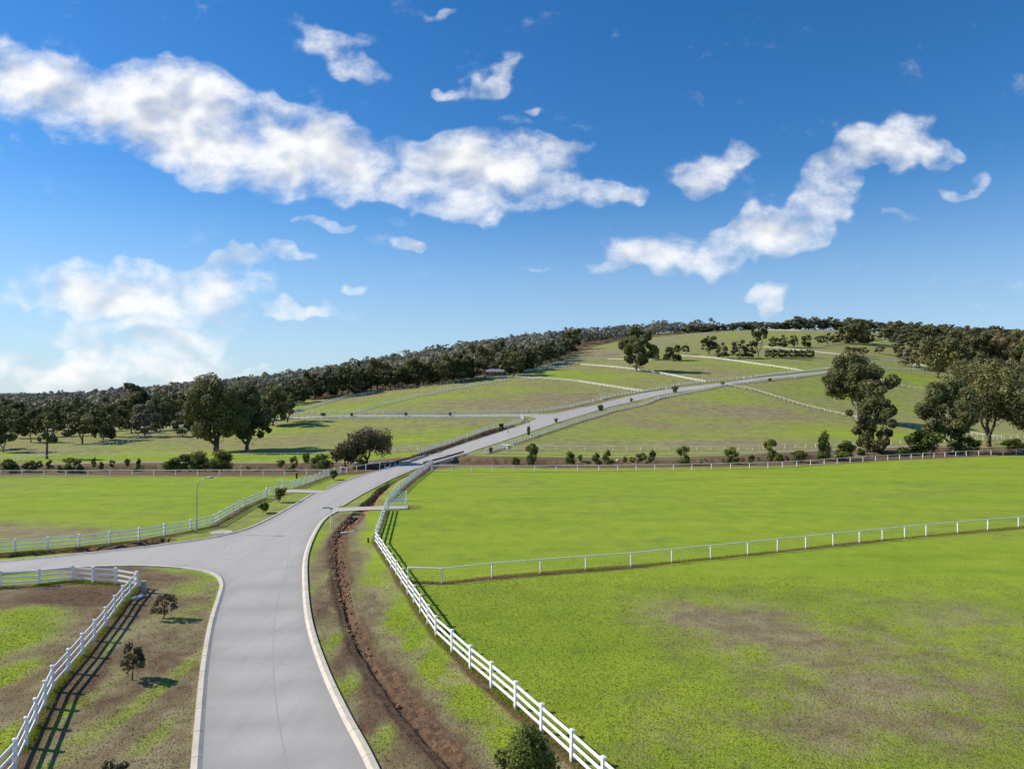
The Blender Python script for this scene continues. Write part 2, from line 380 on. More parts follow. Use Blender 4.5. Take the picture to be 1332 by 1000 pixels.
# ------------------------------------------------------------------ terrain mesh
def rowsp(a, b, r): return np.geomspace(a, b, max(2, int(math.log(b / a) / r)), endpoint=False)
rr = np.concatenate([[.0], rowsp(2, 24, .05), rowsp(24, 200, .0052), rowsp(200, 1250, .008), rowsp(1250, 15000, .035), [15000]])
dense = np.arange(-46, 46.01, .1); coarse = np.arange(50, 310.1, 4.)
ang = np.radians(np.concatenate([dense, coarse]))
na, nr = len(ang), len(rr)
GX = (rr[:, None] * np.sin(ang)[None]).ravel(); GY = (rr[:, None] * np.cos(ang)[None]).ravel()
GZ = H0(GX, GY)
def vnoise(X, Y, s, seed):
    r = np.random.default_rng(seed); g = r.random((256, 256)); x = X / s + 1000; y = Y / s + 1000
    xi = np.floor(x).astype(int); yi = np.floor(y).astype(int); fx = x - xi; fy = y - yi; fx = fx * fx * (3 - 2 * fx); fy = fy * fy * (3 - 2 * fy)
    a = g[xi % 256, yi % 256]; b_ = g[(xi + 1) % 256, yi % 256]; c = g[xi % 256, (yi + 1) % 256]; d = g[(xi + 1) % 256, (yi + 1) % 256]
    return (a * (1 - fx) + b_ * fx) * (1 - fy) + (c * (1 - fx) + d * fx) * fy
def fbm(X, Y, s, seed, o=4): return sum(vnoise(X, Y, s / 2 ** k, seed + k) * .5 ** k for k in range(o)) / (2 - .5 ** (o - 1))
L_ = np.full(GX.shape, .90); S_ = np.zeros(GX.shape); O_ = np.zeros(GX.shape)
r_ = np.hypot(GX, GY); far_ = np.clip((r_ - 1500) / 600, 0, 1)
L_ = np.where(GY > 185, .38, L_) 
L_ = np.where(GY > 500, .40, L_)
dz = np.zeros(GX.shape)
nz = fbm(GX, GY, 9, 5) - .5; nz2 = fbm(GX, GY, 1.6, 50) - .5; nz3 = fbm(GX, GY, 30, 90) - .5
def groove(P, hw, depth, soil=1., orange=0., oside=0, pad=None, wfun=None):
    global L_, S_, O_, dz
    pad = pad or hw * 3; m = near(P, GX, GY, pad + 1)
    d, sd, t = seg_dist(GX[m], GY[m], P); d = np.abs(d + .35 * hw * nz2[m] * 2); w = hw * (1 + .9 * nz[m])
    k = wfun(t) if wfun else 1.
    dz[m] -= k * depth * np.clip(1 - (d / w) ** 2, 0, 1) ** .8
    S_[m] = np.maximum(S_[m], soil * np.clip(1.7 - d / w, 0, 1) * np.minimum(k + .3, 1))
    if orange:
        dd = np.abs(d * sd - oside * w * .75); O_[m] = np.maximum(O_[m], orange * (np.clip(k, 0, 1.2) ** 1.6 + .15 * (nz2[m] + .5)) * np.clip(1.2 - dd / (w * .5), 0, 1))
groove(ditch, .74, .7, .62, 1.3, -1, wfun=lambda t: .24 + 1.1 * np.exp(-((t - .34) / .13) ** 2) + .4 * np.exp(-((t - .2) / .05) ** 2))
groove(ditch, .22, .17, .7, 0, 0)
groove(ditch2, 2.2, 1.0, .95, .5, 1)
groove(ditch3, 1.0, .45, .8, .55, -1)
groove(creekL, 5.5, 1.3, .75, .0, 0)
# scrubby creek reserve: bare and brown between the two lines of fences
m = (GY > 120) & (GY < 200)
cd, cs, ct = seg_dist(GX[m], GY[m], creekL)
S_[m] = np.maximum(S_[m], .62 * np.clip((14.5 - cd) / 3, 0, 1)); L_[m] = np.where(cd < 14, .3, L_[m])
dz[m] += np.clip((14 - cd) / 4, 0, 1) * .5 * nz[m]
def poly_mask(pts, blur, strength=1.):
    P = PL(pts); m = near(P, GX, GY, blur * 2); x, y = GX[m], GY[m]
    d, _, _ = seg_dist(x, y, P + [P[0]]); ins = inpoly(x, y, P)
    v = np.zeros(GX.shape); v[m] = np.clip(.5 + np.where(ins, 1, -1) * d / blur / 2, 0, 1); return v * strength
def blob(px, py, rx, ry):
    cx, cy = ray(px, py); k = cy / F
    y0 = ray(px, py + ry)[1]; y1 = ray(px, py - ry)[1]; ryw = max((y1 - y0) / 2, 1.)
    cyy = (y0 + y1) / 2; q = ((GX - px_(px, cyy)) / (rx * k)) ** 2 + ((GY - cyy) / ryw) ** 2
    return np.exp(-.9 * q)
def px_(px, D): return (px - CX) / F * D
# left near paddock and verge
v = poly_mask([(-200, 768), (94, 757), (178, 766), (20, 1003), (-60, 1100), (-700, 1100)], 1.5); L_ = L_ * (1 - v) + .05 * v; S_ += .50 * v
v = poly_mask([(60, 738), (180, 735), (290, 755), (262, 1000), (250, 1200), (-160, 1200), (20, 1003), (178, 766), (94, 757)], 1.); L_ = L_ * (1 - v) + .08 * v; S_ += .52 * v
for a in [(30, 800, 45, 14), (15, 835, 40, 25), (5, 880, 25, 20), (10, 960, 30, 20)]: L_ += 1.1 * blob(*a); S_ -= .9 * blob(*a)
for a in [(88, 935, 18, 70), (130, 850, 12, 40), (60, 1000, 26, 60), (250, 765, 40, 12), (245, 800, 24, 14), (212, 900, 14, 60), (200, 960, 18, 30)]: L_ += .42 * blob(*a); S_ -= .45 * blob(*a)
for a in [(110, 900, 20, 30), (60, 790, 60, 15), (120, 775, 70, 10)]: S_ += .35 * blob(*a)
O_ += .30 * blob(135, 795, 18, 14)
# right verge between kerb and fence
v = poly_mask([(436, 667), (480, 668), (490, 706), (567, 829), (744, 990), (900, 1130), (560, 1200), (478, 1000), (399, 815), (394, 750)], .8); L_ = L_ * (1 - v) + .06 * v; S_ += .46 * v
for a in [(505, 730, 18, 45), (520, 800, 16, 35), (500, 680, 14, 25), (565, 860, 18, 25), (610, 915, 24, 22), (660, 965, 24, 22), (540, 830, 15, 20)]: L_ += .75 * blob(*a); S_ -= .45 * blob(*a)
for a in [(418, 700, 6, 20), (440, 830, 12, 26), (455, 890, 14, 22), (500, 960, 18, 25), (415, 760, 8, 30)]: L_ += .4 * blob(*a); S_ -= .35 * blob(*a)
for a in [(420, 800, 10, 40), (480, 940, 20, 40), (440, 870, 14, 40)]: S_ += .22 * blob(*a)
for a in [(530, 860, 12, 30), (555, 905, 14, 20), (495, 790, 10, 40), (600, 960, 16, 22)]: O_ += .30 * blob(*a)
v = poly_mask([(478, 664), (502, 662), (487, 706), (531, 785), (562, 834), (640, 916), (735, 1000), (690, 1030), (640, 985), (590, 925), (548, 870), (505, 800), (482, 740), (468, 700)], .5, .9)
L_ += .62 * v * np.clip(.75 + 1.6 * nz + .9 * nz2, 0, 1.2) * np.clip((GY - 28) / 22, .45, 1); S_ -= .42 * v
v = poly_mask([(443, 658), (548, 606), (562, 606), (505, 655)], .8); L_ = L_ * (1 - v) + .50 * v
L_ += .4 * blob(515, 636, 12, 8); 
v = poly_mask([(214, 715), (212, 700), (277, 684), (350, 647), (366, 640), (408, 643), (352, 675), (280, 700)], .8); L_ = L_ * (1 - v) + .62 * v
v = poly_mask([(370, 637), (443, 618), (500, 609), (430, 634)], .8); L_ = L_ * (1 - v) + .68 * v
# right near field: worn areas
for (a, k) in [((985, 828, 110, 34), .50), ((940, 800, 90, 26), .30), ((1120, 850, 110, 40), .34), ((1250, 800, 110, 30), .34), ((1200, 930, 160, 60), .42),
               ((1060, 940, 120, 50), .36), ((850, 960, 80, 60), .22), ((1330, 870, 100, 60), .3), ((700, 1010, 60, 20), .3), ((860, 790, 60, 14), .2),
               ((60, 695, 120, 10), .45), ((-50, 690, 120, 14), .45), ((200, 668, 80, 6), .12), ((1180, 640, 160, 8), .10), ((700, 655, 120, 8), .08)]:
    L_ -= k * (1.05 if a[1] > 770 else 1.3) * blob(*a)
S_ += .10 * blob(965, 838, 60, 10)
for a in [(660, 830, 110, 50), (900, 745, 200, 12), (1250, 715, 120, 14), (700, 900, 60, 50)]: L_ += .2 * blob(*a)
# hill paddocks: greener and barer areas
for (a, k) in [((640, 527, 70, 7), -.22), ((730, 521, 60, 10), -.4), ((580, 517, 80, 5), .28), ((460, 531, 50, 5), .35), ((390, 533, 20, 5), .4), ((690, 508, 60, 5), .15),
               ((500, 570, 130, 8), .25), ((600, 562, 50, 6), .22), ((400, 573, 50, 5), -.35), ((250, 590, 60, 5), .30), ((180, 582, 60, 4), .2), ((370, 560, 60, 4), .3), ((80, 590, 60, 4), -.2),
               ((820, 565, 110, 8), .35), ((940, 515, 40, 10), .30), ((840, 552, 25, 5), -.35), ((980, 535, 60, 8), -.45), ((930, 577, 90, 4), -.4), ((1080, 562, 80, 9), .4), ((1180, 566, 60, 6), .3),
               ((775, 490, 50, 6), .35), ((720, 487, 30, 4), .35), ((1090, 510, 60, 10), .30), ((1010, 478, 60, 6), .22), ((940, 488, 60, 6), -.15), ((1200, 496, 60, 10), .35),
               ((760, 462, 50, 6), -.35), ((1040, 440, 100, 6), .12), ((1100, 455, 100, 4), -.1), ((860, 470, 100, 5), .1), ((1140, 520, 40, 8), .2)]:
    L_ += k * blob(*a)
S_ += .35 * blob(730, 463, 25, 8) + .2 * blob(520, 507, 60, 2) + .2 * blob(1140, 459, 80, 3)
O_ += .45 * blob(735, 461, 10, 6) + .3 * blob(640, 597, 30, 4) + .35 * blob(605, 596, 20, 4)
nz4 = fbm(GX, GY, .7, 130) - .5; kn = np.clip(1.4 - r_ / 110, 0, 1); mid_ = np.clip(1 - np.abs(L_ - .45) / .45, 0, 1)
L_ += .10 * nz3 + .06 * nz + kn * (.1 + .7 * mid_) * (nz2 + .8 * nz4)
S_ += kn * (S_ > .04) * (S_ < .62) * (.55 * nz2 + .4 * nz4)
Pfr = np.interp(CX + F * GX / np.maximum(GY, 1), [-400, 200, 360, 378, 450, 560, 640, 700, 750, 805, 935, 945], [345, 335, 352, 372, 386, 410, 440, 520, 640, 820, 1090, 3000])
S_ = np.maximum(S_, np.where((GY > Pfr + 4) & (GY < 1200), .62, 0))
L_ = np.clip(L_, 0, 1.1)

# roads: the ground sinks under the sealed surface
def sink(P_in, d, depth=.16): return depth * np.clip(d / .8, 0, 1)
hp = [tuple(p) for p in hillL] + [tuple(p) for p in reversed(hillR)]
for poly in (roadpoly, hp):
    m = near(poly, GX, GY, 1); x, y = GX[m], GY[m]
    ins = inpoly(x, y, poly); d = np.zeros(x.shape); d[ins] = seg_dist(x[ins], y[ins], list(poly) + [poly[0]])[0]
    q = dz[m]; q[ins] = np.minimum(q[ins] * np.clip(1 - d[ins], 0, 1), 0) - .16 * np.clip(d[ins] / .8, 0, 1); dz[m] = q
    do = np.full(x.shape, 1e9)
for (ln, hw) in ((sideC, 3.0), (drive1, 1.7), (drive2, 1.7), (trackL, 1.3), (trackR, 1.3), (farroad, 2.5)):
    m = near(ln, GX, GY, 8); d, _, _ = seg_dist(GX[m], GY[m], ln)
    k = np.clip((d - hw + .2) / 2.0, 0, 1); dz[m] = dz[m] * k - .12 * np.clip((hw - d) / .8, 0, 1)
    S_[m] = np.maximum(S_[m], .5 * np.clip((hw + 1.2 - d) / 1.2, 0, 1))
def Hs(x, y): return float(H0(x, y))

# ------------------------------------------------------------------ fences
def post_mesh(name, w, h, cap=True, n4=True):
    b = MB()
    if n4:
        b.box((0, 0, h / 2 - .15), (w, w, h + .3))
        if cap:
            b.box((0, 0, h + .012), (w * 1.28, w * 1.28, .024))
            k = w * .6; t = h + .024
            b.add([(-k, -k, t), (k, -k, t), (k, k, t), (-k, k, t), (0, 0, t + .05)], [(0, 1, 4), (1, 2, 4), (2, 3, 4), (3, 0, 4), (3, 2, 1, 0)])
    else:
        b.tube([(0, 0, -.3), (0, 0, h - .02), (0, 0, h)], [w / 2, w / 2, w / 2 * .7], 10)
    return b.mesh(name, M['post'])
POST3 = post_mesh('rail_fence_post', .16, 1.33)
POST1 = post_mesh('pipe_fence_post', .14, 1.28, n4=False)
FENCES = []   # (line, soil half width)
def fence(label, pts, style, group, step, soil=.8, posts=True, name='rail_fence', sm=False):
    P = PL(pts); FENCES.append((P, soil))
    line = [np.array(p) for p in P]; st = []
    acc = 0
    for i in range(len(line) - 1):
        d = line[i + 1] - line[i]; L = np.hypot(*d); n = max(1, round(L / step))
        for k in range(n): st.append((line[i] + d * k / n, math.atan2(d[1], d[0])))
    st.append((line[-1], st[-1][1]))
    x0, y0 = st[0][0]; z0 = Hs(x0, y0)
    root = thing(name, label, 'fence', (x0, y0, z0), 0, group)
    G = [(p[0] - x0, p[1] - y0, Hs(*p) - z0 + (.015 * math.sin(p[0] * 7.3 + p[1] * 3.1))) for p, _ in st]
    if style == 3: rails = [(1.16, .045, .14), (.76, .045, .14), (.36, .045, .14)]
    if group.startswith('distant'): rails = [(1.1, .06, .22), (.6, .06, .2)]
    elif style == 1: rails = [(1.24, .10, .10)]
    for (z, w, h) in rails:
        b = MB()
        if style == 3: prof = [(-w / 2, z - h / 2), (w / 2, z - h / 2), (w / 2, z + h / 2), (-w / 2, z + h / 2)]
        else: prof = [(w / 2 * math.cos(t), z + h / 2 * math.sin(t)) for t in [math.pi / 4 * j for j in range(8)]]
        b.sweep(G, prof); b.build('rail', M['white'], root)
    if style == 1:
        b = MB()
        for z in (.85, .5):
            b.sweep(G, [(.006 * math.cos(t), z + .006 * math.sin(t)) for t in (0, 2.1, 4.2)])
        b.build('wire', M['steel'], root)
    me = POST3 if style == 3 else POST1
    for i, (g, (p, a)) in enumerate(zip(G, st)):
        if i >= 100: break
        o = obj('post', me, root); o.location = g
        o.rotation_euler = (R(rng.normal(0, .5)), R(rng.normal(0, .5)), a)
    if len(G) > 100:
        b = MB()
        for g in G[100:]: b.box((g[0], g[1], g[2] + .6), (.14, .14, 1.35))
        o = b.build('post', M['white'], root); o['kind'] = 'stuff'
    return root
g3 = 'white three rail fences along the roads'; g1 = 'white single rail fences between paddocks'
NEAR = dict(step=2.75)
fence('white three rail fence beside the rocky drain, running to the lower right corner', [(960, 1195), (744, 989.5), (671, 922), (612, 870), (567.5, 828), (531, 773), (488, 706), (502, 664)], 3, g3, 2.75, .6)
fence('white three rail fence between the right driveway gate and the guard rail', [(507, 652), (520, 638.5), (535, 626), (552, 613), (562, 605)], 3, g3, 2.5, .9)
fence('white three rail fence crossing the lower left corner', [W((-21.5, 18)), (-40, 1070), (19, 1003), (68, 899), (107, 853.5), (137, 816), (160, 785), (178, 765)], 3, g3, 2.4, .9)
fence('white three rail fence along the near side of the left branch road', [(178, 765), (150.5, 760), (121, 758.5), (94, 756), (51, 761), (0, 764), (-150, 776)], 3, g3, 3.2, .8)
fence('white three rail fence behind the street lamp along the bright left paddock', [(-160, 735), (20, 719), (103, 712), (181, 703), (214, 697), (248, 691), (277, 684.5), (318, 660.5), (346, 648.5)], 3, g3, 3.0, .9)
fence('short white three rail fence between the left driveway and the creek corner', [(361.5, 635), (382.5, 635.3), (404, 628.5), (427, 619.5), (443, 616)], 3, g3, 2.6, .8)
fence('white pipe rail fence between the two nearest green paddocks on the right', [(531, 757), (575, 758.6), (640, 751.5), (703, 746), (762, 741.5), (821, 736.8), (973, 721.5), (1118, 705.8), (1205, 697), (1285, 689.5), (1325, 686), (1470, 674)], 1, g1, 3.9, .75)
fence('long white pipe rail fence on the creek edge of the large right paddock', [(562, 613.5), (640, 614), (779, 613), (900, 611.5), (999, 609), (1106, 602), (1257, 593), (1305, 591.5), (1450, 587)], 1, g1, 4., .6)
fence('white pipe rail fence on the far edge of the bright left paddock', [(-150, 621), (0, 620.5), (200, 620), (427, 619.5)], 1, g1, 4., .6)
fence('few white fence posts and rail beside the road near the weeping tree', [(443, 616), (451, 616.8), (476, 612), (494, 609.5)], 1, g1, 4.2, .5)
fence('white pipe rail fence behind the left creek track under the two big gum trees', [(-150, 604), (0, 600), (220, 596), (300, 596.5), (430, 595.5), (498, 590), (543, 586)], 1, g1, 4., .5)
fence('white rail fence cutting diagonally across the shaded far left paddock', [(20, 602), (34, 598), (101, 587), (152, 579), (187, 572), (225, 567), (300, 566)], 1, g1, 4., .4)
fence('white pipe rail fence behind the creek shrubs, below the rounded hill paddock', [(655, 584), (668, 585.5), (742, 586.2), (870, 586.5), (979, 585.7), (1061, 582), (1159, 578.5), (1240, 575), (1315, 571), (1420, 565)], 1, g1, 4., .5)
fence('white three rail fence along the right side of the climbing road', [(631, 590.5), (639, 588), (652.6, 583.6), (670.6, 577), (697.6, 568), (727, 557.7), (747, 551), (765, 545.3), (797, 535.5), (840, 526), (857.6, 519), (900, 510.5), (918, 507.4), (944, 501.8)], 3, g3, 2.6, .7)
fence('white three rail fence above the brown drain just past the bridge', [(545, 590), (560, 586), (580, 579), (608, 569.5), (634, 559.5)], 3, g3, 2.6, .5)
fence('short white three rail fence curving around the corner of the side road', [(656, 556), (667.6, 551.8), (676, 550.5), (681, 547.5), (678, 544)], 3, g3, 2.2, .5)
fence('white three rail fence on the near side of the level side road', [(678, 544), (600, 544.2), (500, 544.6), (420, 545), (372, 546)], 3, g3, 2.6, .4)
fence('white three rail fence on the far side of the level side road', [(372, 539.4), (500, 538.6), (600, 538.3), (671, 537.3), (700, 536.2), (721.6, 533.3), (750, 528), (768, 523.6)], 3, g3, 2.6, .5)
fence('white rail fence above the road between the first and second hillside gates', [(783, 519.5), (800, 515.5), (834, 510), (862, 505.5)], 3, g3, 2.6, .6)
fence('white rail fence above the road between the second and third hillside gates', [(880, 502), (918, 497.5), (940, 495), (967, 492.5)], 3, g3, 2.6, .6)
fence('white rail fence above the road beyond the third hillside gate', [(983, 490.5), (1044, 483.5), (1080, 479.5), (1100, 477)], 3, g3, 2.6, .6)
fence('white rail fence below the road running toward the tall split tree', [(944, 501.8), (978, 498), (1002, 495), (1036, 491.5), (1076, 486), (1110, 482.5)], 3, g3, 2.6, .6)
fence('faint white fence climbing from the side road end beside the dark wood on the left', [(375, 538.5), (417, 527), (451, 517), (485, 511.5)], 3, g3, 3., .3)
fence('faint white fence curving through the upper left hillside paddock', [(464, 536), (492, 528.5), (539, 517), (586.5, 507.7), (625, 501), (661, 495)], 3, g3, 3., .3)
fence('dark soiled boundary fence along the foot of the wood below the house', [(485, 511.5), (540, 505), (590, 499), (634, 491.8)], 1, g1, 4., 1.2)
fence('white rail fence arching from the house down to the road', [(634, 491.8), (660, 491.5), (688, 492.5), (720, 494), (752.5, 497), (800, 504.6), (822, 508), (836, 510)], 3, g3, 2.8, .5)
fence('white rail fence passing in front of the lone hillside gum tree', [(660, 488), (700, 481), (755, 475), (790, 477.5), (823.5, 481), (857.6, 486), (890, 492.5), (918, 497.5)], 3, g3, 2.8, .5)
fence('white rail fence slanting down the upper right hillside from the small dark trees', [(884, 463.5), (910, 465), (936.5, 467.5), (989, 475), (1044, 483.5)], 3, g3, 2.8, .5)
fence('white rail fence slanting across the right hill paddock and behind the tall split tree', [(944, 501.8), (982, 509), (1050, 530), (1113, 544.5), (1163, 552.5), (1234, 562), (1292, 571), (1303, 572)], 1, g1, 3.4, .6)
fence('white rail fence on the upper right slope above the tree row', [(994, 452), (1030, 455), (1061, 458.5), (1126.5, 466), (1176, 471.5), (1231.6, 481.5)], 3, g3, 3., .4)
fence('white rail fence crossing the bright green paddock right of the split tree', [(1100, 477), (1153, 480), (1197, 481.5), (1240, 484)], 3, g3, 2.8, .5)
fence('white rail fence below the spreading right hillside tree', [(1110, 482.5), (1135, 492), (1166, 501.5), (1224, 510.5), (1290, 524), (1345, 534)], 1, g1, 3.4, .5)
fence('distant white fence line on the skyline paddock', [(931, 431.5), (990, 429.5), (1040, 430.5), (1098, 431.5), (1150, 433)], 3, 'distant white fences near the ridge', 4., .4)
fence('distant white fence at the right end of the ridge', [(1225, 441), (1260, 441), (1292, 442.5), (1345, 446)], 3, 'distant white fences near the ridge', 4., .4)
fence('distant pale fence left of the upper hillside tree row', [(850, 449.5), (878.7, 447), (900, 446), (936.5, 445.5)], 3, 'distant white fences near the ridge', 3.5, .6)
fence('short distant white fence on the brown slope beside the wood', [(775, 463), (790, 461.5), (804, 460.8)], 3, 'distant white fences near the ridge', 2.5, .8)
fence('distant white fence zigzagging up beside the pale track', [(849, 443.5), (875, 439.5), (905, 434.5), (930, 432.5)], 3, 'distant white fences near the ridge', 4, .4)
fence('distant white fence below the dark tree group on the right ridge', [(1140, 443), (1170, 446), (1200, 451), (1240, 460)], 3, 'distant white fences near the ridge', 4, .4)
fence('faint fence crossing the brown upper slope left of the lone gum tree', [(700, 479), (740, 469.5), (790, 468), (845, 470), (884, 463.5)], 1, 'distant white fences near the ridge', 4, .5)
for P, hw in FENCES:
    if hw <= 0: continue
    m = near(P, GX, GY, 4); d, _, _ = seg_dist(GX[m], GY[m], P)
    far_w = np.clip(GY[m] / 250, 1, 2.2)
    S_[m] = np.maximum(S_[m], .72 * np.clip((hw * far_w * (1 + nz[m]) - d) / .5 + .3, 0, 1))

# ------------------------------------------------------------------ terrain, roads, kerbs
GZ = GZ + dz
GZ += np.where(r_ < 140, .035 * nz2 * np.clip(1 - r_ / 140, 0, 1), 0) * (dz > -.02)
GZ += np.where(dz < -.2, .22 * nz2, 0) * (r_ < 200) * (dz > -9)
i0 = np.arange(nr - 1)[:, None] * na; j0 = np.arange(na)[None]
q = np.stack([i0 + j0, i0 + (j0 + 1) % na, i0 + na + (j0 + 1) % na, i0 + na + j0], -1).reshape(-1, 4)
q = q[na:]                                     # the innermost ring is degenerate: closed with a fan
V = np.stack([GX, GY, GZ], 1)
tint = np.stack([L_, np.clip(S_, 0, 1), np.clip(O_, 0, 1), far_], 1)
me = mesh_np('terrain', V, q[:, ::-1], M['ground'], True, tint)
tag(obj('ground', me), kind='structure')
b = MB(); b.add([(0, 0, 0)] + [tuple(V[na + k]) for k in range(na)], [(0, 1 + (k + 1) % na, 1 + k) for k in range(na)])
tag(b.build('ground_patch', M['ground'], None), kind='structure')

def sheet(name, poly, z, mat, step=None):
    me = bpy.data.meshes.new(name); bm = bmesh.new()
    f = bm.faces.new([bm.verts.new((x, y, Hs(x, y) + z)) for x, y in poly]); f.normal_update()
    if f.normal.z < 0: f.normal_flip()
    bmesh.ops.triangulate(bm, faces=bm.faces); bm.to_mesh(me); bm.free(); me.materials.append(mat)
    return tag(obj(name, me), kind='structure')
def ribbon(name, A_, B_, z, mat, n, k=6, crown=0., soft=0.):
    A2 = resample(A_, n); B2 = resample(B_, n)
    G = [[A2[i] + (B2[i] - A2[i]) * j / k for j in range(k + 1)] for i in range(n)]
    G = np.array(G); X, Y = G[..., 0].ravel(), G[..., 1].ravel()
    e = 1 - (2 * np.arange(k + 1) / k - 1) ** 2
    Z = H0(X, Y) + z + np.tile(e, n) * crown
    idx = np.arange(n * (k + 1)).reshape(n, k + 1)
    q = np.stack([idx[:-1, :-1], idx[:-1, 1:], idx[1:, 1:], idx[1:, :-1]], -1).reshape(-1, 4)
    me = mesh_np(name, np.stack([X, Y, Z], 1), q, mat, True, np.zeros((len(X), 4)))
    if len(me.polygons) and me.polygons[0].normal.z < 0: me.flip_normals()
    return tag(obj(name, me), kind='structure')
def offset(P, d):
    P = np.array(P); t = np.gradient(P, axis=0); t /= np.hypot(t[:, 0], t[:, 1])[:, None] + 1e-9
    return P + np.stack([t[:, 1], -t[:, 0]], 1) * d
RZ = .03
def roadmesh():
    # triangulated outline, then refined so wheel tracks can be worn into it
    me = bpy.data.meshes.new('road'); bm = bmesh.new()
    P = roadpoly; f = bm.faces.new([bm.verts.new((x, y, 0)) for x, y in P])
    f.normal_update()
    if f.normal.z < 0: f.normal_flip()
    xs = np.arange(-75, 0, 1.5)
    for x in xs: bmesh.ops.bisect_plane(bm, geom=bm.verts[:] + bm.edges[:] + bm.faces[:], plane_co=(x, 0, 0), plane_no=(1, 0, 0))
    ys = np.concatenate([np.arange(15, 100, 1.2), np.arange(100, 190, 3)])
    for y in ys: bmesh.ops.bisect_plane(bm, geom=bm.verts[:] + bm.edges[:] + bm.faces[:], plane_co=(0, y, 0), plane_no=(0, 1, 0))
    bmesh.ops.triangulate(bm, faces=bm.faces)
    cen = np.array([(np.array(a) + np.array(b_)) / 2 for a, b_ in zip(resample(K_right1[:-12], 60), resample(K_left1[:int(len(K_left1) * .36)], 60))])
    X = np.array([v.co.x for v in bm.verts]); Y = np.array([v.co.y for v in bm.verts]); Z = H0(X, Y)
    for v, z in zip(bm.verts, Z): v.co.z = z + RZ
    bm.to_mesh(me); bm.free()
    d1, _, _ = seg_dist(X, Y, cen)
    a = me.color_attributes.new('tint', 'FLOAT_COLOR', 'POINT')
    w = .5 * np.exp(-((np.abs(d1 - 1.5) - .75) / .35) ** 2) 
    de = seg_dist(X, Y, np.array(list(roadpoly) + [roadpoly[0]]))[0]; w = np.maximum(w, .5 * np.exp(-de / .35))
    a.data.foreach_set('color', np.stack([w, w, w, w], 1).astype(np.float32).ravel())
    me.materials.append(M['road']); return tag(obj('road', me), kind='structure')
roadmesh()
ribbon('road_up_the_hill', hillL, hillR, RZ + .004, M['road'], 220, 6, .03)
ribbon('side_road', offset(sideC, -3.1), offset(sideC, 3.1), RZ, M['road'], 120, 4, .02)
# rounded corners where the side road meets the road
cor = smooth_line([col(660, 280), col(684, 280.5), col(712, 282.5), col(735, 291)], 2)
corner1 = cor + [col(715, 275), col(690, 276)]
sheet('road_corner', smooth_line([col(665, 275.5), col(684, 274), col(696, 269), col(698, 262)], 2) + [col(706, 262), col(712, 276)], RZ + .02, M['road'])
sheet('road_corner', corner1, RZ + .024, M['road'])
ribbon('driveway', offset(drive1, -1.55), offset(drive1, 1.55), RZ + .008, M['drive'], 30, 3)
ribbon('driveway', offset(drive2, -1.6), offset(drive2, 1.6), RZ + .012, M['drive'], 20, 3)
ribbon('gravel_track', offset(trackL, -1.2), offset(trackL, 1.2), .05, M['track'], 120, 3)
ribbon('gravel_track', offset(trackR, -1.2), offset(trackR, 1.2), .05, M['track'], 150, 3)
ribbon('gravel_track', offset(farroad, -2.4), offset(farroad, 2.4), .08, M['track'], 20, 3)
cenline = np.array([(np.array(a) + np.array(b_)) / 2 for a, b_ in zip(resample(K_right1[:-12], 160), resample(K_left1[:int(len(K_left1) * .36)], 160))])
cen2 = np.concatenate([cenline, smooth_line(PL([(372, 700), (395, 680), (420, 660), (448, 642)]), 1.)])
cen2 = np.array(smooth_line([tuple(p) for p in resample(cen2, 26)], 1.))
m_, _, b__ = new_mat('tar_joint'); b__.inputs['Base Color'].default_value = (.33, .31, .28, 1); b__.inputs['Roughness'].default_value = .8; M['tar'] = m_
def joint(P, w, name='road_joint'):
    P = np.array(P); P = P + np.stack([np.interp(np.arange(len(P)), np.arange(0, len(P) + 12, 12), rng.normal(0, .05, len(np.arange(0, len(P) + 12, 12)))), np.zeros(len(P))], 1)
    ribbon(name, offset(P, -w), offset(P, w), RZ + .004, M['tar'], len(P) * 2, 1)
joint(offset(cen2, .35), .02)
0 and joint(smooth_line(PL([(360, 700), (352, 730), (346, 790), (344, 850), (352, 925), (368, 1010)]), .8), .007)
joint(smooth_line(PL([(325, 697), (355, 697.5), (392, 699)]), .8), .03)
joint(smooth_line(PL([(345, 740), (375, 737), (393, 735)]), .8), .015)
def kerb(pts, side, w=.38):
    P = [(x, y, Hs(x, y)) for x, y in pts]; s = side
    prof = [(-.02 * s, -.2), (w * s, -.2), (w * s, .13), (.16 * s, .145), (.03 * s, RZ + .035), (-.02 * s, RZ + .006)]
    if s < 0: prof = prof[::-1]
    b = MB(); b.sweep(P, prof); o = b.build('kerb', M['kerb'], None)
    s_ = np.concatenate([[0], np.cumsum(np.hypot(*np.diff(np.array(pts), axis=0).T))]); at = o.data.color_attributes.new('tint', 'FLOAT_COLOR', 'POINT')
    a = np.repeat(s_, 6); at.data.foreach_set('color', np.stack([a, a, a, a], 1).astype(np.float32).ravel())
    return tag(o, kind='structure')
kerb(K_right1, 1, .42); kerb(K_right2, 1); kerb(K_left1, -1, .42); kerb(K_left2, -1); kerb(K_left3, -1)
hl = [p for p in hillL]; 
cutL = [p for p in hillL if p[1] < ray(676, 554)[1]]; cutR = [p for p in hillL if p[1] > ray(745, 533)[1]]
kerb(cutL, -1, .3); kerb(cutR, -1, .3); kerb(hillR, 1, .3)

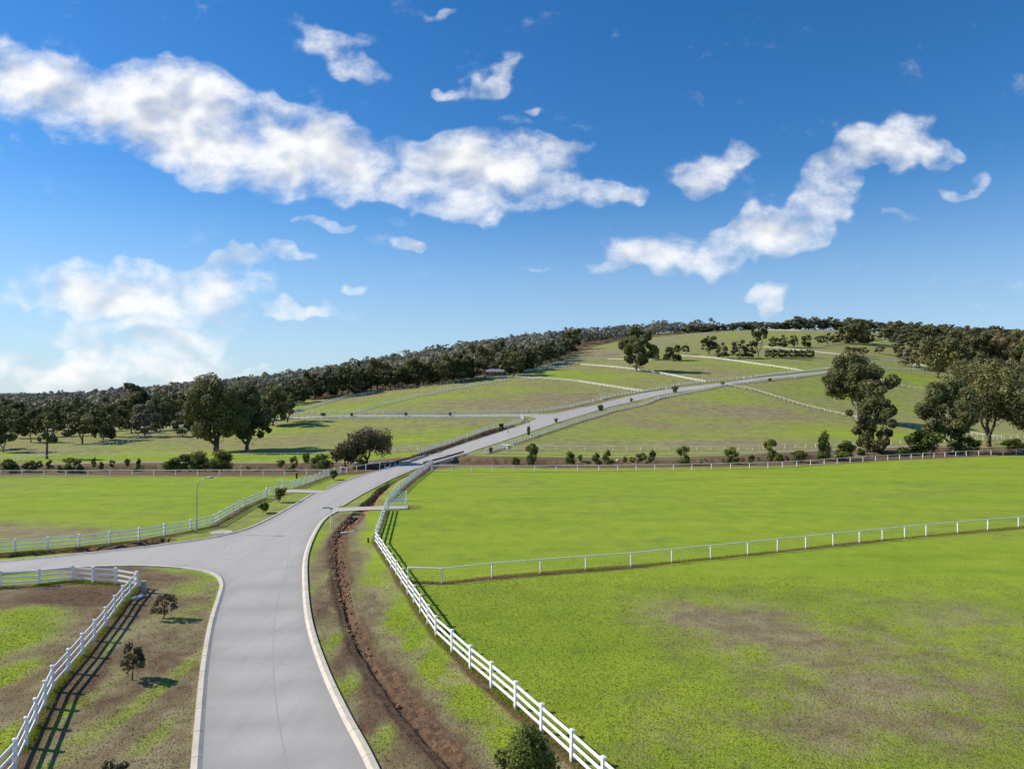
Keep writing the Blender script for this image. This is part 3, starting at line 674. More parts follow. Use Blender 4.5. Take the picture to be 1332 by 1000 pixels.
# ------------------------------------------------------------------ trees
def leaf_quads(C, N_, size, r, asp=1.7):
    """C centres (n,3), N_ normals, size (n,) -> quads shaped like leaf sprays"""
    n = len(C); t = r.normal(size=(n, 3)); t -= (t * N_).sum(1)[:, None] * N_; t /= np.linalg.norm(t, axis=1)[:, None] + 1e-9
    b_ = np.cross(N_, t); s = size[:, None]
    a1 = C - t * s * asp / 2; a2 = C + b_ * s * .5 * r.uniform(.6, 1.3, (n, 1)) + t * s * r.uniform(-.3, .3, (n, 1))
    a3 = C + t * s * asp / 2; a4 = C - b_ * s * .5 * r.uniform(.6, 1.3, (n, 1)) + t * s * r.uniform(-.3, .3, (n, 1))
    V = np.stack([a1, a2, a3, a4], 1).reshape(-1, 3); return V, np.arange(4 * n).reshape(n, 4)
def unit(r, n):
    v = r.normal(size=(n, 3)); return v / np.linalg.norm(v, axis=1)[:, None]
def crown(seed, H, Wd, cb, nclump, nleaf, leaf, style='gum', clump=None):
    r = np.random.default_rng(seed)
    h2 = (H - cb) / 2; ctr = np.array([0, 0, cb + h2])
    u = unit(r, nclump * 3); u = u[u[:, 2] > -.75][:nclump]
    rad = r.uniform(.45, 1., len(u)) ** .6
    env = np.array([Wd / 2, Wd / 2, h2])
    # the outline is broken: each bearing has its own reach
    ph = np.arctan2(u[:, 1], u[:, 0]); reach = 1 + .2 * np.sin(ph * 2 + r.uniform(0, 6)) + .14 * np.sin(ph * 5 + r.uniform(0, 6))
    cr = (clump or Wd * .118) * r.uniform(.5, 1.5, len(u))
    reach = reach * r.uniform(.72, 1.2, len(u))
    cc = ctr + u * rad[:, None] * (env - cr.mean() * .3) * np.stack([reach, reach, np.ones(len(u))], 1)
    if style == 'umbrella': cc[:, 2] = cb + (cc[:, 2] - cb) * .75 + h2 * .5 * (1 - (np.hypot(cc[:, 0], cc[:, 1]) / (Wd / 2)) ** 2)
    per = r.multinomial(nleaf, cr ** 2 / (cr ** 2).sum())
    C = []; Nn = []; A1 = []; A2 = []
    for c, rr_, k in zip(cc, cr, per):
        v = unit(r, k); q = r.uniform(.25, 1, k) ** .45
        flat = .7 if style != 'weep' else 1.0
        p = c + v * (q * rr_)[:, None] * np.array([1, 1, flat])
        if style == 'weep':
            p[:, 2] -= r.uniform(0, 1, k) ** 1.5 * min(H * .42, c[2] * .75)
        
        n_ = v * .8 + unit(r, k) * .9 + np.array([0, 0, .35]); n_ /= np.linalg.norm(n_, axis=1)[:, None]
        C.append(p); Nn.append(n_)
        br = r.uniform(.1, .95); A1.append(np.clip(br + r.normal(0, .16, k) + .25 * v[:, 2], 0, 1)); A2.append(np.full(k, r.random()))  # lit and dark clumps painted into leaf tone, upward leaves lighter
    if style in ('gum', 'weep'):      # looser leaves fill the space between the clumps
        k = int(nleaf * .07); v = unit(r, k); p = ctr + v * (r.uniform(.35, 1., k) ** .5)[:, None] * env * .86
        C.append(p); n_ = v * .6 + unit(r, k); Nn.append(n_ / np.linalg.norm(n_, axis=1)[:, None]); A1.append(np.clip(r.normal(.42, .2, k), 0, 1)); A2.append(r.uniform(0, 1, k))
    C = np.concatenate(C)
    sx_ = (Wd / 2) / np.percentile(np.hypot(C[:, 0], C[:, 1]), 97); C[:, :2] *= sx_; cc[:, :2] *= sx_
    zt = np.percentile(C[:, 2], 99.5); zb = np.percentile(C[:, 2], 1); zl = max(cb, .02 * H)
    C[:, 2] = zl + (C[:, 2] - zb) * (H - zl) / (zt - zb); cc[:, 2] = zl + (cc[:, 2] - zb) * (H - zl) / (zt - zb)
    Nn = np.concatenate(Nn); a1 = np.repeat(np.concatenate(A1), 4); a2 = np.repeat(np.concatenate(A2), 4)
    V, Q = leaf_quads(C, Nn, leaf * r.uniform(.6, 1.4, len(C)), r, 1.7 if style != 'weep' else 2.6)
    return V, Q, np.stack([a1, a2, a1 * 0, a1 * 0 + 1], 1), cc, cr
def limbs(seed, H, cb, cc, tr, lean=(0, 0), n=14, forks=1, sides=7):
    r = np.random.default_rng(seed + 999); b = MB()
    order = r.permutation(len(cc))[:n]
    stems = []
    for k in range(forks):
        a = 2 * math.pi * k / forks + r.uniform(0, 1); sp = .0 if forks == 1 else cb * .28
        top = Vector((lean[0] + sp * 1.5 * math.cos(a), lean[1] + sp * 1.5 * math.sin(a), cb + (H - cb) * .35))
        base = Vector((0, 0, -.3)) if k == 0 else Vector((0, 0, cb * .18))
        m1 = Vector((lean[0] * .25 + sp * .08 * math.cos(a), lean[1] * .25 + sp * .08 * math.sin(a), cb * .42))
        m2 = Vector((lean[0] * .65 + sp * .75 * math.cos(a) + r.normal(0, tr * .8), lean[1] * .65 + sp * math.sin(a) + r.normal(0, tr * .8), cb * .85))
        q = tr * (1 if k == 0 else .75); b.tube([base, base + Vector((0, 0, .5 * tr + .3)), m1, m2, top], [q * 1.45, q * 1.05, q * .88, q * .68, q * .35], sides); stems.append((m1, m2, top))
    for i, oi in enumerate(order):
        c = Vector(cc[oi]); m1, m2, top = min(stems, key=lambda s: (s[1] - c).length)
        t = r.uniform(.0, .9); s0 = m2.lerp(top, t) if c.z > m2.z else m1.lerp(m2, r.uniform(.6, 1))
        md = s0.lerp(c, .55) + Vector((r.normal(0, .3), r.normal(0, .3), r.uniform(-.1, .25))) * (H / 16)
        b.tube([s0, md, c], [tr * .34, tr * .2, tr * .07], 5, False)
    return b
def tree_meshes(seed, H, Wd, cbf=.3, nclump=26, nleaf=3000, leaf=.42, style='gum', mat='gum', bark='bark', tr=None, forks=1, lean=(0, 0), clump=None, nlimb=14):
    cb = H * cbf; tr = tr or H * .022
    V, Q, A_, cc, cr = crown(seed, H, Wd, cb, nclump, nleaf, leaf, style, clump)
    V[:, 0] += lean[0]; V[:, 1] += lean[1]; cc = cc + np.array([lean[0], lean[1], 0])
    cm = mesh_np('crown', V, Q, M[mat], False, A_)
    tm = limbs(seed, H, cb, cc, tr, lean, nlimb, forks).mesh('trunk', M[bark], True)
    return cm, tm
def place(cm, tm, name, label, cat, px, py, group=None, s=(1, 1, 1), rz=0., z=-.05, xy=None):
    x, y = xy or ray(px, py)
    t = thing(name, label, cat, (x, y, Hs(x, y) + z), rz, group); t.scale = s
    obj('crown' if cat != 'shrub' else 'foliage', cm, t); obj('trunk' if cat != 'shrub' else 'stem', tm, t); return t
sd_ = [500]
def tree(label, px, py, hp_, wp, group=None, name='gum_tree', cat='tree', leafpx=1.15, dens=1., bot=None, **kw):
    """one tree of its own; height and width in photo units at its base"""
    x, y = ray(px, py); k = y / F; sd_[0] += 1
    Hh, Ww = hp_ * k, wp * k
    leaf = max(leafpx * k * 1.5, .11)
    nl = int(np.clip(dens * 2.8 * (hp_ * wp * (1 - kw.get('cbf', .3))) / 1.0, 250, 20000))
    cm, tm = tree_meshes(sd_[0], Hh, Ww, nleaf=nl, leaf=leaf, **kw)
    return place(cm, tm, name, label, cat, px, py, group, xy=(x, y))

# the big individual trees
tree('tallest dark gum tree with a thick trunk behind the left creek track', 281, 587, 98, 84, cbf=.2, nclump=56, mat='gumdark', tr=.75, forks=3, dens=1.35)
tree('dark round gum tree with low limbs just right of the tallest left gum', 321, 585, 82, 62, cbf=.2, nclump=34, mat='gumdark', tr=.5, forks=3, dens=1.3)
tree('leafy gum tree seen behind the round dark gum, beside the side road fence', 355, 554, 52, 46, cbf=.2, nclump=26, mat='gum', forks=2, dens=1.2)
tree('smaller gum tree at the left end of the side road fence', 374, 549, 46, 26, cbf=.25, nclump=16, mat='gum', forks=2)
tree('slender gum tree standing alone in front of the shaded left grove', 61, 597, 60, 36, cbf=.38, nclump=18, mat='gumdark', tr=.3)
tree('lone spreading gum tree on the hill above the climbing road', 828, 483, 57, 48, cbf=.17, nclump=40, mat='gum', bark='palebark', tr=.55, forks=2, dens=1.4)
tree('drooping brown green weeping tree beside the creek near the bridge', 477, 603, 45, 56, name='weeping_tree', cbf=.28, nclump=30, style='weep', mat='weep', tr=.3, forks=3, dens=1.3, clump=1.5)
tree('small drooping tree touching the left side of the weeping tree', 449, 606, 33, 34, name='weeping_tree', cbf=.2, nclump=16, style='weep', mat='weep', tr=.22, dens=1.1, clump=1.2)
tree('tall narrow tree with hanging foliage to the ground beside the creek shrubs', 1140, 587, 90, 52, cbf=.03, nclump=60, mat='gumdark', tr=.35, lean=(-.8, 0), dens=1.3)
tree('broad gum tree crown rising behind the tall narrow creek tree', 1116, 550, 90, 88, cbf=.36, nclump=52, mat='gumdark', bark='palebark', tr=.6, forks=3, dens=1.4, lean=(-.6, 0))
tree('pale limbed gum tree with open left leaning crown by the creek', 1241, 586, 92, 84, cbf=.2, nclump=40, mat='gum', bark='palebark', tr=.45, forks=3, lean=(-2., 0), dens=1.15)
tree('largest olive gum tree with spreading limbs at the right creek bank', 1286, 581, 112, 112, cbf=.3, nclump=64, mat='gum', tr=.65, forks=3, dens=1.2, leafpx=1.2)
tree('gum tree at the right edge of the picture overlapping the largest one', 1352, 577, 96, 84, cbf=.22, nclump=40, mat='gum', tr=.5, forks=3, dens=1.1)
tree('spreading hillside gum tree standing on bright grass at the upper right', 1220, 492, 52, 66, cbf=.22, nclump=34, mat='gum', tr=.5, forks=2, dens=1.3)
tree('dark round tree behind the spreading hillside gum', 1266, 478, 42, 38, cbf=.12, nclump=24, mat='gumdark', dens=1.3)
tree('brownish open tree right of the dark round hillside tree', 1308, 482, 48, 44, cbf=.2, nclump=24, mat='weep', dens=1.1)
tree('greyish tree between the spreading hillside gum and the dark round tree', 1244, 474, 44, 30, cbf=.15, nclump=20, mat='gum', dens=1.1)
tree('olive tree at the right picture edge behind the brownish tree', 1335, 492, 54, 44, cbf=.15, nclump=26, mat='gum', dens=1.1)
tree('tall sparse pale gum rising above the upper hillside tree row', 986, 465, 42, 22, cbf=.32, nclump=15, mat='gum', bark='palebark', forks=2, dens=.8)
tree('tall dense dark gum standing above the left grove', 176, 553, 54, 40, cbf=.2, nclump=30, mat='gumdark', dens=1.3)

# shared shapes for the smaller and farther trees
VAR = []
for i, (sty, cbf, mt, fk) in enumerate([('gum', .22, 'gum', 2), ('gum', .12, 'gumdark', 1), ('gum', .3, 'gum', 2), ('gum', .24, 'gumdark', 2), ('gum', .14, 'wood', 1), ('gum', .08, 'gumdark', 1)]):
    VAR.append(tree_meshes(40 + i, 16., 13., cbf=cbf, nclump=[22, 26, 18, 20, 24, 28][i], nleaf=3200, leaf=.58, style=sty, mat=mt, bark=['bark', 'palebark'][i % 2], forks=fk, nlimb=10))
FARV = []
for i in range(5):
    FARV.append(tree_meshes(70 + i, 16., 14., cbf=[.1, .2, .05, .15, .0][i], nclump=20, nleaf=700, leaf=1.1, style='gum', mat=['wood', 'gumdark', 'wood', 'gum', 'wood'][i], nlimb=5))
def small(label, px, py, hp_, wp, group=None, v=None, far=False, name='gum_tree', cat='tree'):
    x, y = ray(px, py); k = y / F; src = (FARV if far else VAR); v = rng.integers(len(src)) if v is None else v
    cm, tm = src[v]
    w = wp * k / (14. if far else 13.)
    return place(cm, tm, name, label, cat, px, py, group, s=(w, w, hp_ * k / 16.), rz=rng.uniform(0, 6.28), xy=(x, y))
gl = 'gum trees scattered over the shaded left paddock'
for (lab, px, py, h, w) in [
  ('dark gum tree at the left picture edge behind the creek shrubs', 4, 588, 56, 44), ('bushy tree beyond the left picture edge', -34, 584, 60, 50),
  ('gum tree with two thin trunks left of the slender lone gum', 40, 575, 42, 32), ('flat topped gum tree right of the slender lone gum', 107, 577, 40, 44),
  ('round crowned gum tree between the flat topped gum and the tall dense gum', 134, 573, 46, 42), ('gum tree leaning over the diagonal fence in the left paddock', 149, 568, 42, 34),
  ('gum tree with a clean trunk below the tall dense dark gum', 171, 563, 38, 30), ('wide gum tree with several trunks in the middle of the left grove', 188, 568, 46, 38),
  ('gum tree behind the left side of the tallest gum', 208, 560, 42, 38), ('low bushy gum under the left limbs of the tallest gum', 238, 568, 32, 28),
  ('small gum tree directly left of the tallest gum trunk', 256, 567, 34, 22), ('thin gum tree at the far left of the grove', 22, 570, 38, 28),
  ('gum tree behind the slender lone gum', 70, 568, 40, 34), ('gum tree behind the flat topped gum', 92, 563, 38, 32), ('gum tree in the back row of the left grove', 124, 561, 36, 30),
  ('thin gum tree right of the wide many trunked gum', 221, 556, 40, 28), ('gum tree seen between the two big left gums', 300, 556, 42, 34), ('gum tree just behind the tallest gum crown', 268, 552, 46, 40), ('gum tree at the right end of the left grove back row', 336, 548, 42, 34)]:
    small(lab, px, py, h, w, gl)
gb = 'gum trees in the back row of the left grove'
for px in np.arange(-60, 372, 12.):
    p = px + rng.normal(0, 3); small('gum tree in the dense back row behind the left grove', p, np.interp(p, [-60, 100, 250, 372], [562, 557, 549, 537]) + rng.uniform(-3, 2), rng.uniform(26, 40), rng.uniform(24, 38), gb)
EDGE = [(372, 530), (400, 521), (450, 514.5), (500, 507.5), (560, 500.5), (610, 494), (650, 487), (690, 481), (726, 470), (745, 455), (760, 450), (805, 444), (858, 437.5), (935, 431)]
EP = smooth_line(PL(EDGE), 6)
ge = 'gum trees along the front edge of the hillside wood'
for px in np.arange(378, 640, 7.5):
    p = px + rng.normal(0, 1.5)
    if 612 < p < 660: continue
    small('gum tree in the front row of the hillside wood', p, np.interp(p, *zip(*EDGE)) + rng.uniform(-2, 1), rng.uniform(26, 42), rng.uniform(18, 32), ge)
for px in np.arange(662, 752, 6):
    small('gum tree in the front row of the hillside wood', px, np.interp(px, *zip(*EDGE)) + rng.uniform(-1.5, 1), rng.uniform(22, 34), rng.uniform(18, 26), ge)
for (lab, px, py, h, w) in [('tall thin gum tree left of the shed at the foot of the wood', 582, 498, 38, 22), ('thin gum tree in front of the white sided shed', 591, 496, 36, 16), ('thin gum tree left of the homestead roof', 605, 493.5, 38, 22),
    ('dark gum tree rising directly in front of the homestead', 630, 491.5, 42, 26), ('dark gum tree at the right end of the homestead', 668, 489, 38, 34), ('gum tree behind the homestead roof', 648, 482, 40, 30), ('gum tree above the white sided shed', 613, 484, 36, 28)]:
    small(lab, px, py, h, w, None, v=[2, 0, 2, 1, 5, 1, 4][int(px) % 7])
for (lab, px, py, h, w, v) in [
  ('small tree hugging the right side of the lone hill gum', 852, 468, 14, 16, 5), ('tiny tree between the lone hill gum and the round tree', 867, 468, 10, 10, 1), ('rounded small tree right of the lone hill gum', 877, 469, 20, 26, 5), ('thin small tree right of the rounded small tree', 892, 461, 12, 12, 2),
  ('broad small tree at the left end of the upper hillside row', 922, 461, 24, 28, 0), ('small bushy tree in the upper hillside row', 939, 466, 20, 18, 1), ('medium round tree left of the tall sparse gum', 962, 466, 24, 22, 4), ('dark small tree close to the tall sparse gum trunk', 974, 466, 18, 18, 1),
  ('dark small tree right of the tall sparse gum', 1006, 452, 14, 14, 5), ('oval tree in the upper ridge row', 1019, 452, 16, 16, 1), ('pair topped tree in the upper ridge row', 1033, 452, 16, 15, 0), ('rounded tree in the middle of the upper ridge row', 1049, 451.5, 16, 18, 5),
  ('thin tree near the right of the upper ridge row', 1065, 449.5, 13, 11, 2), ('leafy tree second from the right of the upper ridge row', 1076, 448, 15, 14, 0), ('last dark tree of the upper ridge row', 1087, 447, 15, 13, 1),
  ('reddish sparse shrub like tree below the ridge group', 1108, 464, 13, 20, 2), ('reddish small tree right of the sparse one', 1123, 462.5, 11, 14, 0), ('small bare topped tree on the tan slope', 1144, 460.5, 11, 14, 2), ('small reddish tree above the bright paddock', 1169, 462, 15, 16, 3)]:
    small(lab, px, py, h, w, None, v)
gr = 'dark gum trees of the ridge group above the split tree'
for px, py, h in [(1100, 446, 24), (1108, 447.5, 28), (1116, 448, 30), (1124, 447.5, 24), (1131, 447, 22), (1112, 441, 24), (1122, 440, 24)]:
    small('dark gum tree in the ridge group above the split tree', px, py, h, rng.uniform(18, 24), gr, v=int(rng.integers(2)) * 4 + 1)
gr2 = 'gum trees of the wide ridge belt at the upper right'
for i in range(34):
    px = 1152 + i * 5.6 + rng.normal(0, 1.5)
    small('gum tree in the wide ridge belt at the upper right', px, np.interp(px, [1150, 1220, 1345], [443, 446, 452]) + rng.uniform(-7, 2), rng.uniform(12, 20), rng.uniform(16, 26), gr2)
gr3 = 'small round trees of the clipped row on the upper hillside'
for i in range(9): small('small round tree in the clipped row on the upper hillside', 999 + i * 7.1 + rng.normal(0, .4), 464.5 + .1 * i, rng.uniform(9.5, 11.5), 10, gr3, v=5)
gr4 = 'trees standing on the skyline'
for i in range(78):
    px = 895 + i * 6 + rng.normal(0, 2)
    if 1010 > px > 986 and i % 2: continue
    small('tree standing on the skyline of the hill', px, np.interp(px, [890, 930, 1000, 1100, 1200, 1345], [433.5, 431, 428.5, 429, 436.5, 443]), rng.uniform(9, 15) * (1.15 if px > 1030 else .75), rng.uniform(16, 26), gr4, far=True)
gr5 = 'mixed trees around the sheds at the upper right'
for (px, py, h, w) in [(1178, 476, 26, 24), (1192, 480, 22, 18), (1256, 466, 34, 26), (1282, 468, 34, 30), (1296, 462, 28, 22), (1318, 470, 40, 32), (1238, 458, 24, 26), (1340, 474, 40, 32), (1206, 464, 24, 28), (1186, 458, 20, 24), (1275, 484, 24, 30), (1325, 500, 34, 38), (1300, 505, 26, 34), (1252, 486, 20, 30), (1236, 468, 26, 34), (1262, 458, 22, 30), (1308, 456, 22, 30), (1328, 460, 24, 34), (1290, 474, 30, 36), (1345, 486, 36, 40), (1200, 470, 18, 24), (1214, 456, 18, 26), (1170, 452, 18, 26), (1272, 470, 26, 32), (1282, 492, 26, 36), (1338, 512, 36, 40)]:
    small('gum tree among the sheds on the upper right slope', px, py, h, w, gr5)

# the wood on the hillside: nobody could count it
def wood(name, label, px0, px1, front, Dmax, space, mat, seed, hr=(11, 20), leaves=210):
    r = np.random.default_rng(seed); Vs = []; As = []; n = 0; TB = MB()
    D = 200.
    pts = []
    while D < Dmax:
        sp = space * (1 + max(0, D - 600) / 900)
        for X in np.arange(px_(px0, D), px_(px1, D), sp):
            x = X + r.uniform(-.4, .4) * sp; y = D + r.uniform(-.4, .4) * sp
            pts.append((x, y))
        D += sp * .95
    pts = np.array(pts); fr = np.array(front); fy = np.interp(CX + F * pts[:, 0] / pts[:, 1], fr[:, 0], fr[:, 1])
    pts = pts[pts[:, 1] > fy]; Z = H0(pts[:, 0], pts[:, 1])
    for (x, y), z in zip(pts, Z):
        h = r.uniform(*hr) * np.interp(CX + F * x / y, [-300, 150, 450, 700], [.62, .7, .9, 1.]) * (1.22 if r.random() < .1 else 1); w = h * r.uniform(.6, .95); k = leaves
        if y > 700: k = int(k * .6)
        nc = r.integers(8, 13); u = unit(r, nc); c = u * np.array([w * .36, w * .36, h * .30]) + np.array([0, 0, h * .52])
        cr = w * r.uniform(.12, .24, nc); ci = r.integers(0, nc, k); v = unit(r, k)
        v[:, 2] = np.where(v[:, 2] < -.3, -v[:, 2], v[:, 2])
        p = c[ci] + v * (cr[ci] * r.uniform(.6, 1, k))[:, None] * np.array([1, 1, .75])
        nn = v + .5 * unit(r, k); nn /= np.linalg.norm(nn, axis=1)[:, None]
        s = np.full(k, 1.25 if y < 700 else 1.7) * r.uniform(.7, 1.3, k)
        Vq, _ = leaf_quads(p + np.array([x, y, z]), nn, s, r, 1.3); Vs.append(Vq)
        tb = r.uniform(-.3, .3); br = np.clip(tb + r.uniform(.2, .8, nc)[ci] + r.normal(0, .13, k) + .3 * (p[:, 2] / h - .66), 0, 1); hu = r.random()  # sunlit tops painted in: leaves get lighter with height in the tree
        hzv = np.clip((y - 300) / 800, 0, 1) * .6; As.append(np.repeat(np.stack([br, np.full(k, hu), br * 0 + hzv, br * 0 + 1], 1), 4, axis=0))  # painted haze amount, growing with distance
        if y < 560:
            TB.tube([(x, y, z - .3), (x + r.normal(0, .4), y, z + h * .6)], [h * .018, h * .01], 4, False)
    V = np.concatenate(Vs); A_ = np.concatenate(As); Q = np.arange(len(V)).reshape(-1, 4)
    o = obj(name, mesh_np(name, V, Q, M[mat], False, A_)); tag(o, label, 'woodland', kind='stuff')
    if TB.v:
        t = TB.build('trunks', M['bark'], o); t['kind'] = 'stuff'
    return len(pts)
fr = [(-400, 345), (0, 345), (100, 340), (200, 335), (300, 345), (360, 352), (378, 375)] + [(CX + F * p[0] / p[1], p[1] + 6) for p in EP[6:]] + [(960, 1150), (1000, 3000)]
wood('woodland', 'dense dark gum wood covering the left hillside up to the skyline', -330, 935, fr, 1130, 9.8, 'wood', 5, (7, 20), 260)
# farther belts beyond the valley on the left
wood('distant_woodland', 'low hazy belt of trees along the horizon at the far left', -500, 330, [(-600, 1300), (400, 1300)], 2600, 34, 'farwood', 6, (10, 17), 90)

# ------------------------------------------------------------------ shrubs
def bush_meshes(seed, H, Wd, nleaf, leaf, mat='bush', cbf=.06, nclump=14, tr=.05):
    V, Q, A_, cc, cr = crown(seed, H, Wd, H * cbf, nclump, nleaf, leaf, 'bush', Wd * .2)
    cm = mesh_np('foliage', V, Q, M[mat], False, A_)
    b = MB(); r = np.random.default_rng(seed)
    for k in r.permutation(len(cc))[:9]:
        c = Vector(cc[k]); a = Vector((r.normal(0, tr * .6), r.normal(0, tr * .6), -.1)); b.tube([a, a.lerp(c, .5) + Vector((0, 0, H * .06)), c], [tr, tr * .6, tr * .25], 5, False)
    return cm, b.mesh('stem', M['bark'])
BV = [bush_meshes(200 + i, 3., 3., 2600, .15, nclump=[16, 22, 14, 24][i], cbf=[-.05, -.1, .02, -.12][i]) for i in range(4)]
def shrub(label, px, py, h, w, group=None, v=None, name='shrub'):
    x, y = ray(px, py); k = y / F; v = rng.integers(4) if v is None else v
    cm, tm = BV[v]
    return place(cm, tm, name, label, 'shrub', px, py, group, s=(w * k / 3, w * k / 3, h * k / 3), rz=rng.uniform(0, 6.28), xy=(x, y))
for (lab, px, py, h, w) in [
  ('round green creek shrub nearest the bridge on the right', 693, 605, 28, 19), ('small low shrub left of the round bridge side shrub', 671, 605, 11, 11), ('compact green shrub second right of the bridge', 741.5, 603, 16, 16), ('tiny sapling beside the compact creek shrub', 755, 599, 8, 6),
  ('dark green shrub left of a touching pair', 776, 604, 15, 14), ('taller right shrub of the touching pair', 790, 604, 19, 14), ('tiny shrub left of the two joined bushes', 813, 601, 8, 6), ('low tuft just right of the tiny shrub', 823, 601, 7, 8),
  ('low left bush of the two joined bushes', 834, 600, 11, 15), ('upright right bush of the two joined bushes', 848, 600, 15, 13), ('leaning upright shrub in the middle of the creek line', 888, 604, 24, 19), ('loose open shrub right of the middle creek line', 951, 603, 21, 19),
  ('low base bush under the loose open shrub', 957, 604, 10, 14), ('round brownish tuft left of the tall leaning sapling', 977, 601, 10, 12), ('tall leaning dark sapling on the creek bank', 1001, 598, 27, 20), ('low bush right of the tall leaning sapling', 1013, 600, 11, 16),
  ('wide low green bush before the tall pair of bushes', 1041, 602, 16, 24), ('tall upright bush left of the brown round bush', 1072, 599, 38, 20), ('brown green round bush beside the tall upright bush', 1099, 597, 24, 32),
  ('wide dark bush under the pale limbed gum', 1203, 590, 30, 42), ('dark bush between the two big right trunks', 1256, 588, 22, 34), ('small tuft left of the tall narrow creek tree base', 1120, 592, 9, 14), ('low dark bush right of the tall narrow creek tree', 1175, 590, 9, 20), ('bush beside the right picture edge trunk', 1318, 584, 14, 26)]:
    shrub(lab, px, py, h, w)
for (lab, px, py, h, w) in [
  ('green shrub at the left picture edge by the creek', 13, 614, 17, 28), ('second rounded creek shrub from the left edge', 39, 614, 15, 18), ('tiny sapling right of the second rounded creek shrub', 51, 608, 9, 8), ('small dark shrub left of the yellow green bush', 64, 609, 11, 10), ('low bush in front of the small dark shrub', 78, 614, 9, 11),
  ('yellow green creek bush on the left', 94, 614, 19, 22), ('small bush touching the yellow green bush', 105, 614, 10, 12), ('narrow sapling beyond the yellow green bush', 122, 607, 12, 6), ('short sapling in the left creek row', 132, 610, 10, 6), ('little round sapling in the left creek row', 146, 607, 9, 7),
  ('little oval sapling further along the left creek row', 166, 606, 10, 7), ('taller sapling left of the long hedge like bushes', 180, 609, 13, 8), ('dark leftmost mound of the long hedge like bushes', 218, 612, 12, 20), ('bright wide mound of the long hedge like bushes', 236, 611, 20, 40), ('middle mound of the long hedge like bushes', 259, 611, 24, 34), ('darkest tallest mound of the long hedge like bushes', 288, 611, 26, 34),
  ('small dark shrub alone right of the hedge like bushes', 366, 607, 9, 13), ('thin leaning sapling near the weeping tree', 382, 610, 17, 10), ('twiggy sapling behind the thin leaning one', 398, 602, 13, 10), ('round green shrub left of the weeping tree', 417, 610, 20, 28), ('green shrub under the weeping tree', 468, 609, 14, 18)]:
    shrub(lab, px, py, h, w)
# young trees on the verges
def sapling(label, px, py, hp_, wp, mat='bush', cbf=.3, nleaf=1200, leaf=.13, tr=.045):
    x, y = ray(px, py); k = y / F; sd_[0] += 1
    V, Q, A_, cc, cr = crown(sd_[0], hp_ * k, wp * k, hp_ * k * cbf, 24, nleaf, leaf, 'bush', wp * k * (.13 if mat == 'weep' else .2))
    cm = mesh_np('crown', V, Q, M[mat], False, A_); tm = limbs(sd_[0], hp_ * k, hp_ * k * cbf, cc, tr, n=10, sides=6).mesh('trunk', M['bark'])
    return place(cm, tm, 'young_tree', label, 'young tree', px, py, None, xy=(x, y))
sapling('young tree with leafy round head on the grass verge, nearest the left fence', 172, 884, 50, 34, 'weep', .3, 800, .11)
sapling('young leaning tree on the verge beside the pale meter pillar', 213, 805, 35, 30, 'weep', .22, 650, .12)
sapling('top of a young tree at the bottom edge of the verge', 150, 1034, 48, 34, 'weep', .3, 900, .10)
sapling('bushy green young tree at the bottom edge beside the right verge fence', 682, 1046, 92, 112, 'bush', .03, 12000, .085, .06)
sapling('low dark young tree on the verge below the left gate', 343, 667, 15, 15, 'bush', .3, 800, .18)
sapling('rounded dark young tree in front of the left gate', 364, 653, 19, 15, 'bush', .25, 900, .18)
sapling('small round young tree near the creek corner of the left fence', 434.7, 624, 13, 12, 'bush', .25, 700, .2)
for (lab, px, py, h, w) in [('slim young tree beside the road fence above the bridge', 687.5, 566, 12, 6), ('tiny young tree at the bend of the climbing road', 723.5, 549.5, 6, 5), ('round young tree at the first hillside gate', 781, 534, 8, 8), ('tiny round tree below the road past the first gate', 821, 522.5, 5, 5),
    ('round young tree at the second hillside gate', 877.5, 510.5, 9, 8), ('tiny dark tree before the road junction on the hill', 940.5, 501, 5, 6), ('tiny dark tree beyond the road junction on the hill', 1001, 495.5, 4, 5), ('leftmost tiny round tree along the level side road', 420, 541.5, 5, 7), ('second tiny round tree along the level side road', 457.5, 541.5, 5, 6),
    ('third tiny round tree along the level side road', 528, 541, 5, 5), ('fourth tiny round tree along the level side road', 585.5, 541, 5, 5), ('small tree by the low fence posts above the bridge', 638.5, 589, 8, 5)]:
    shrub(lab, px, py, h, w, None, 1, 'young_tree')

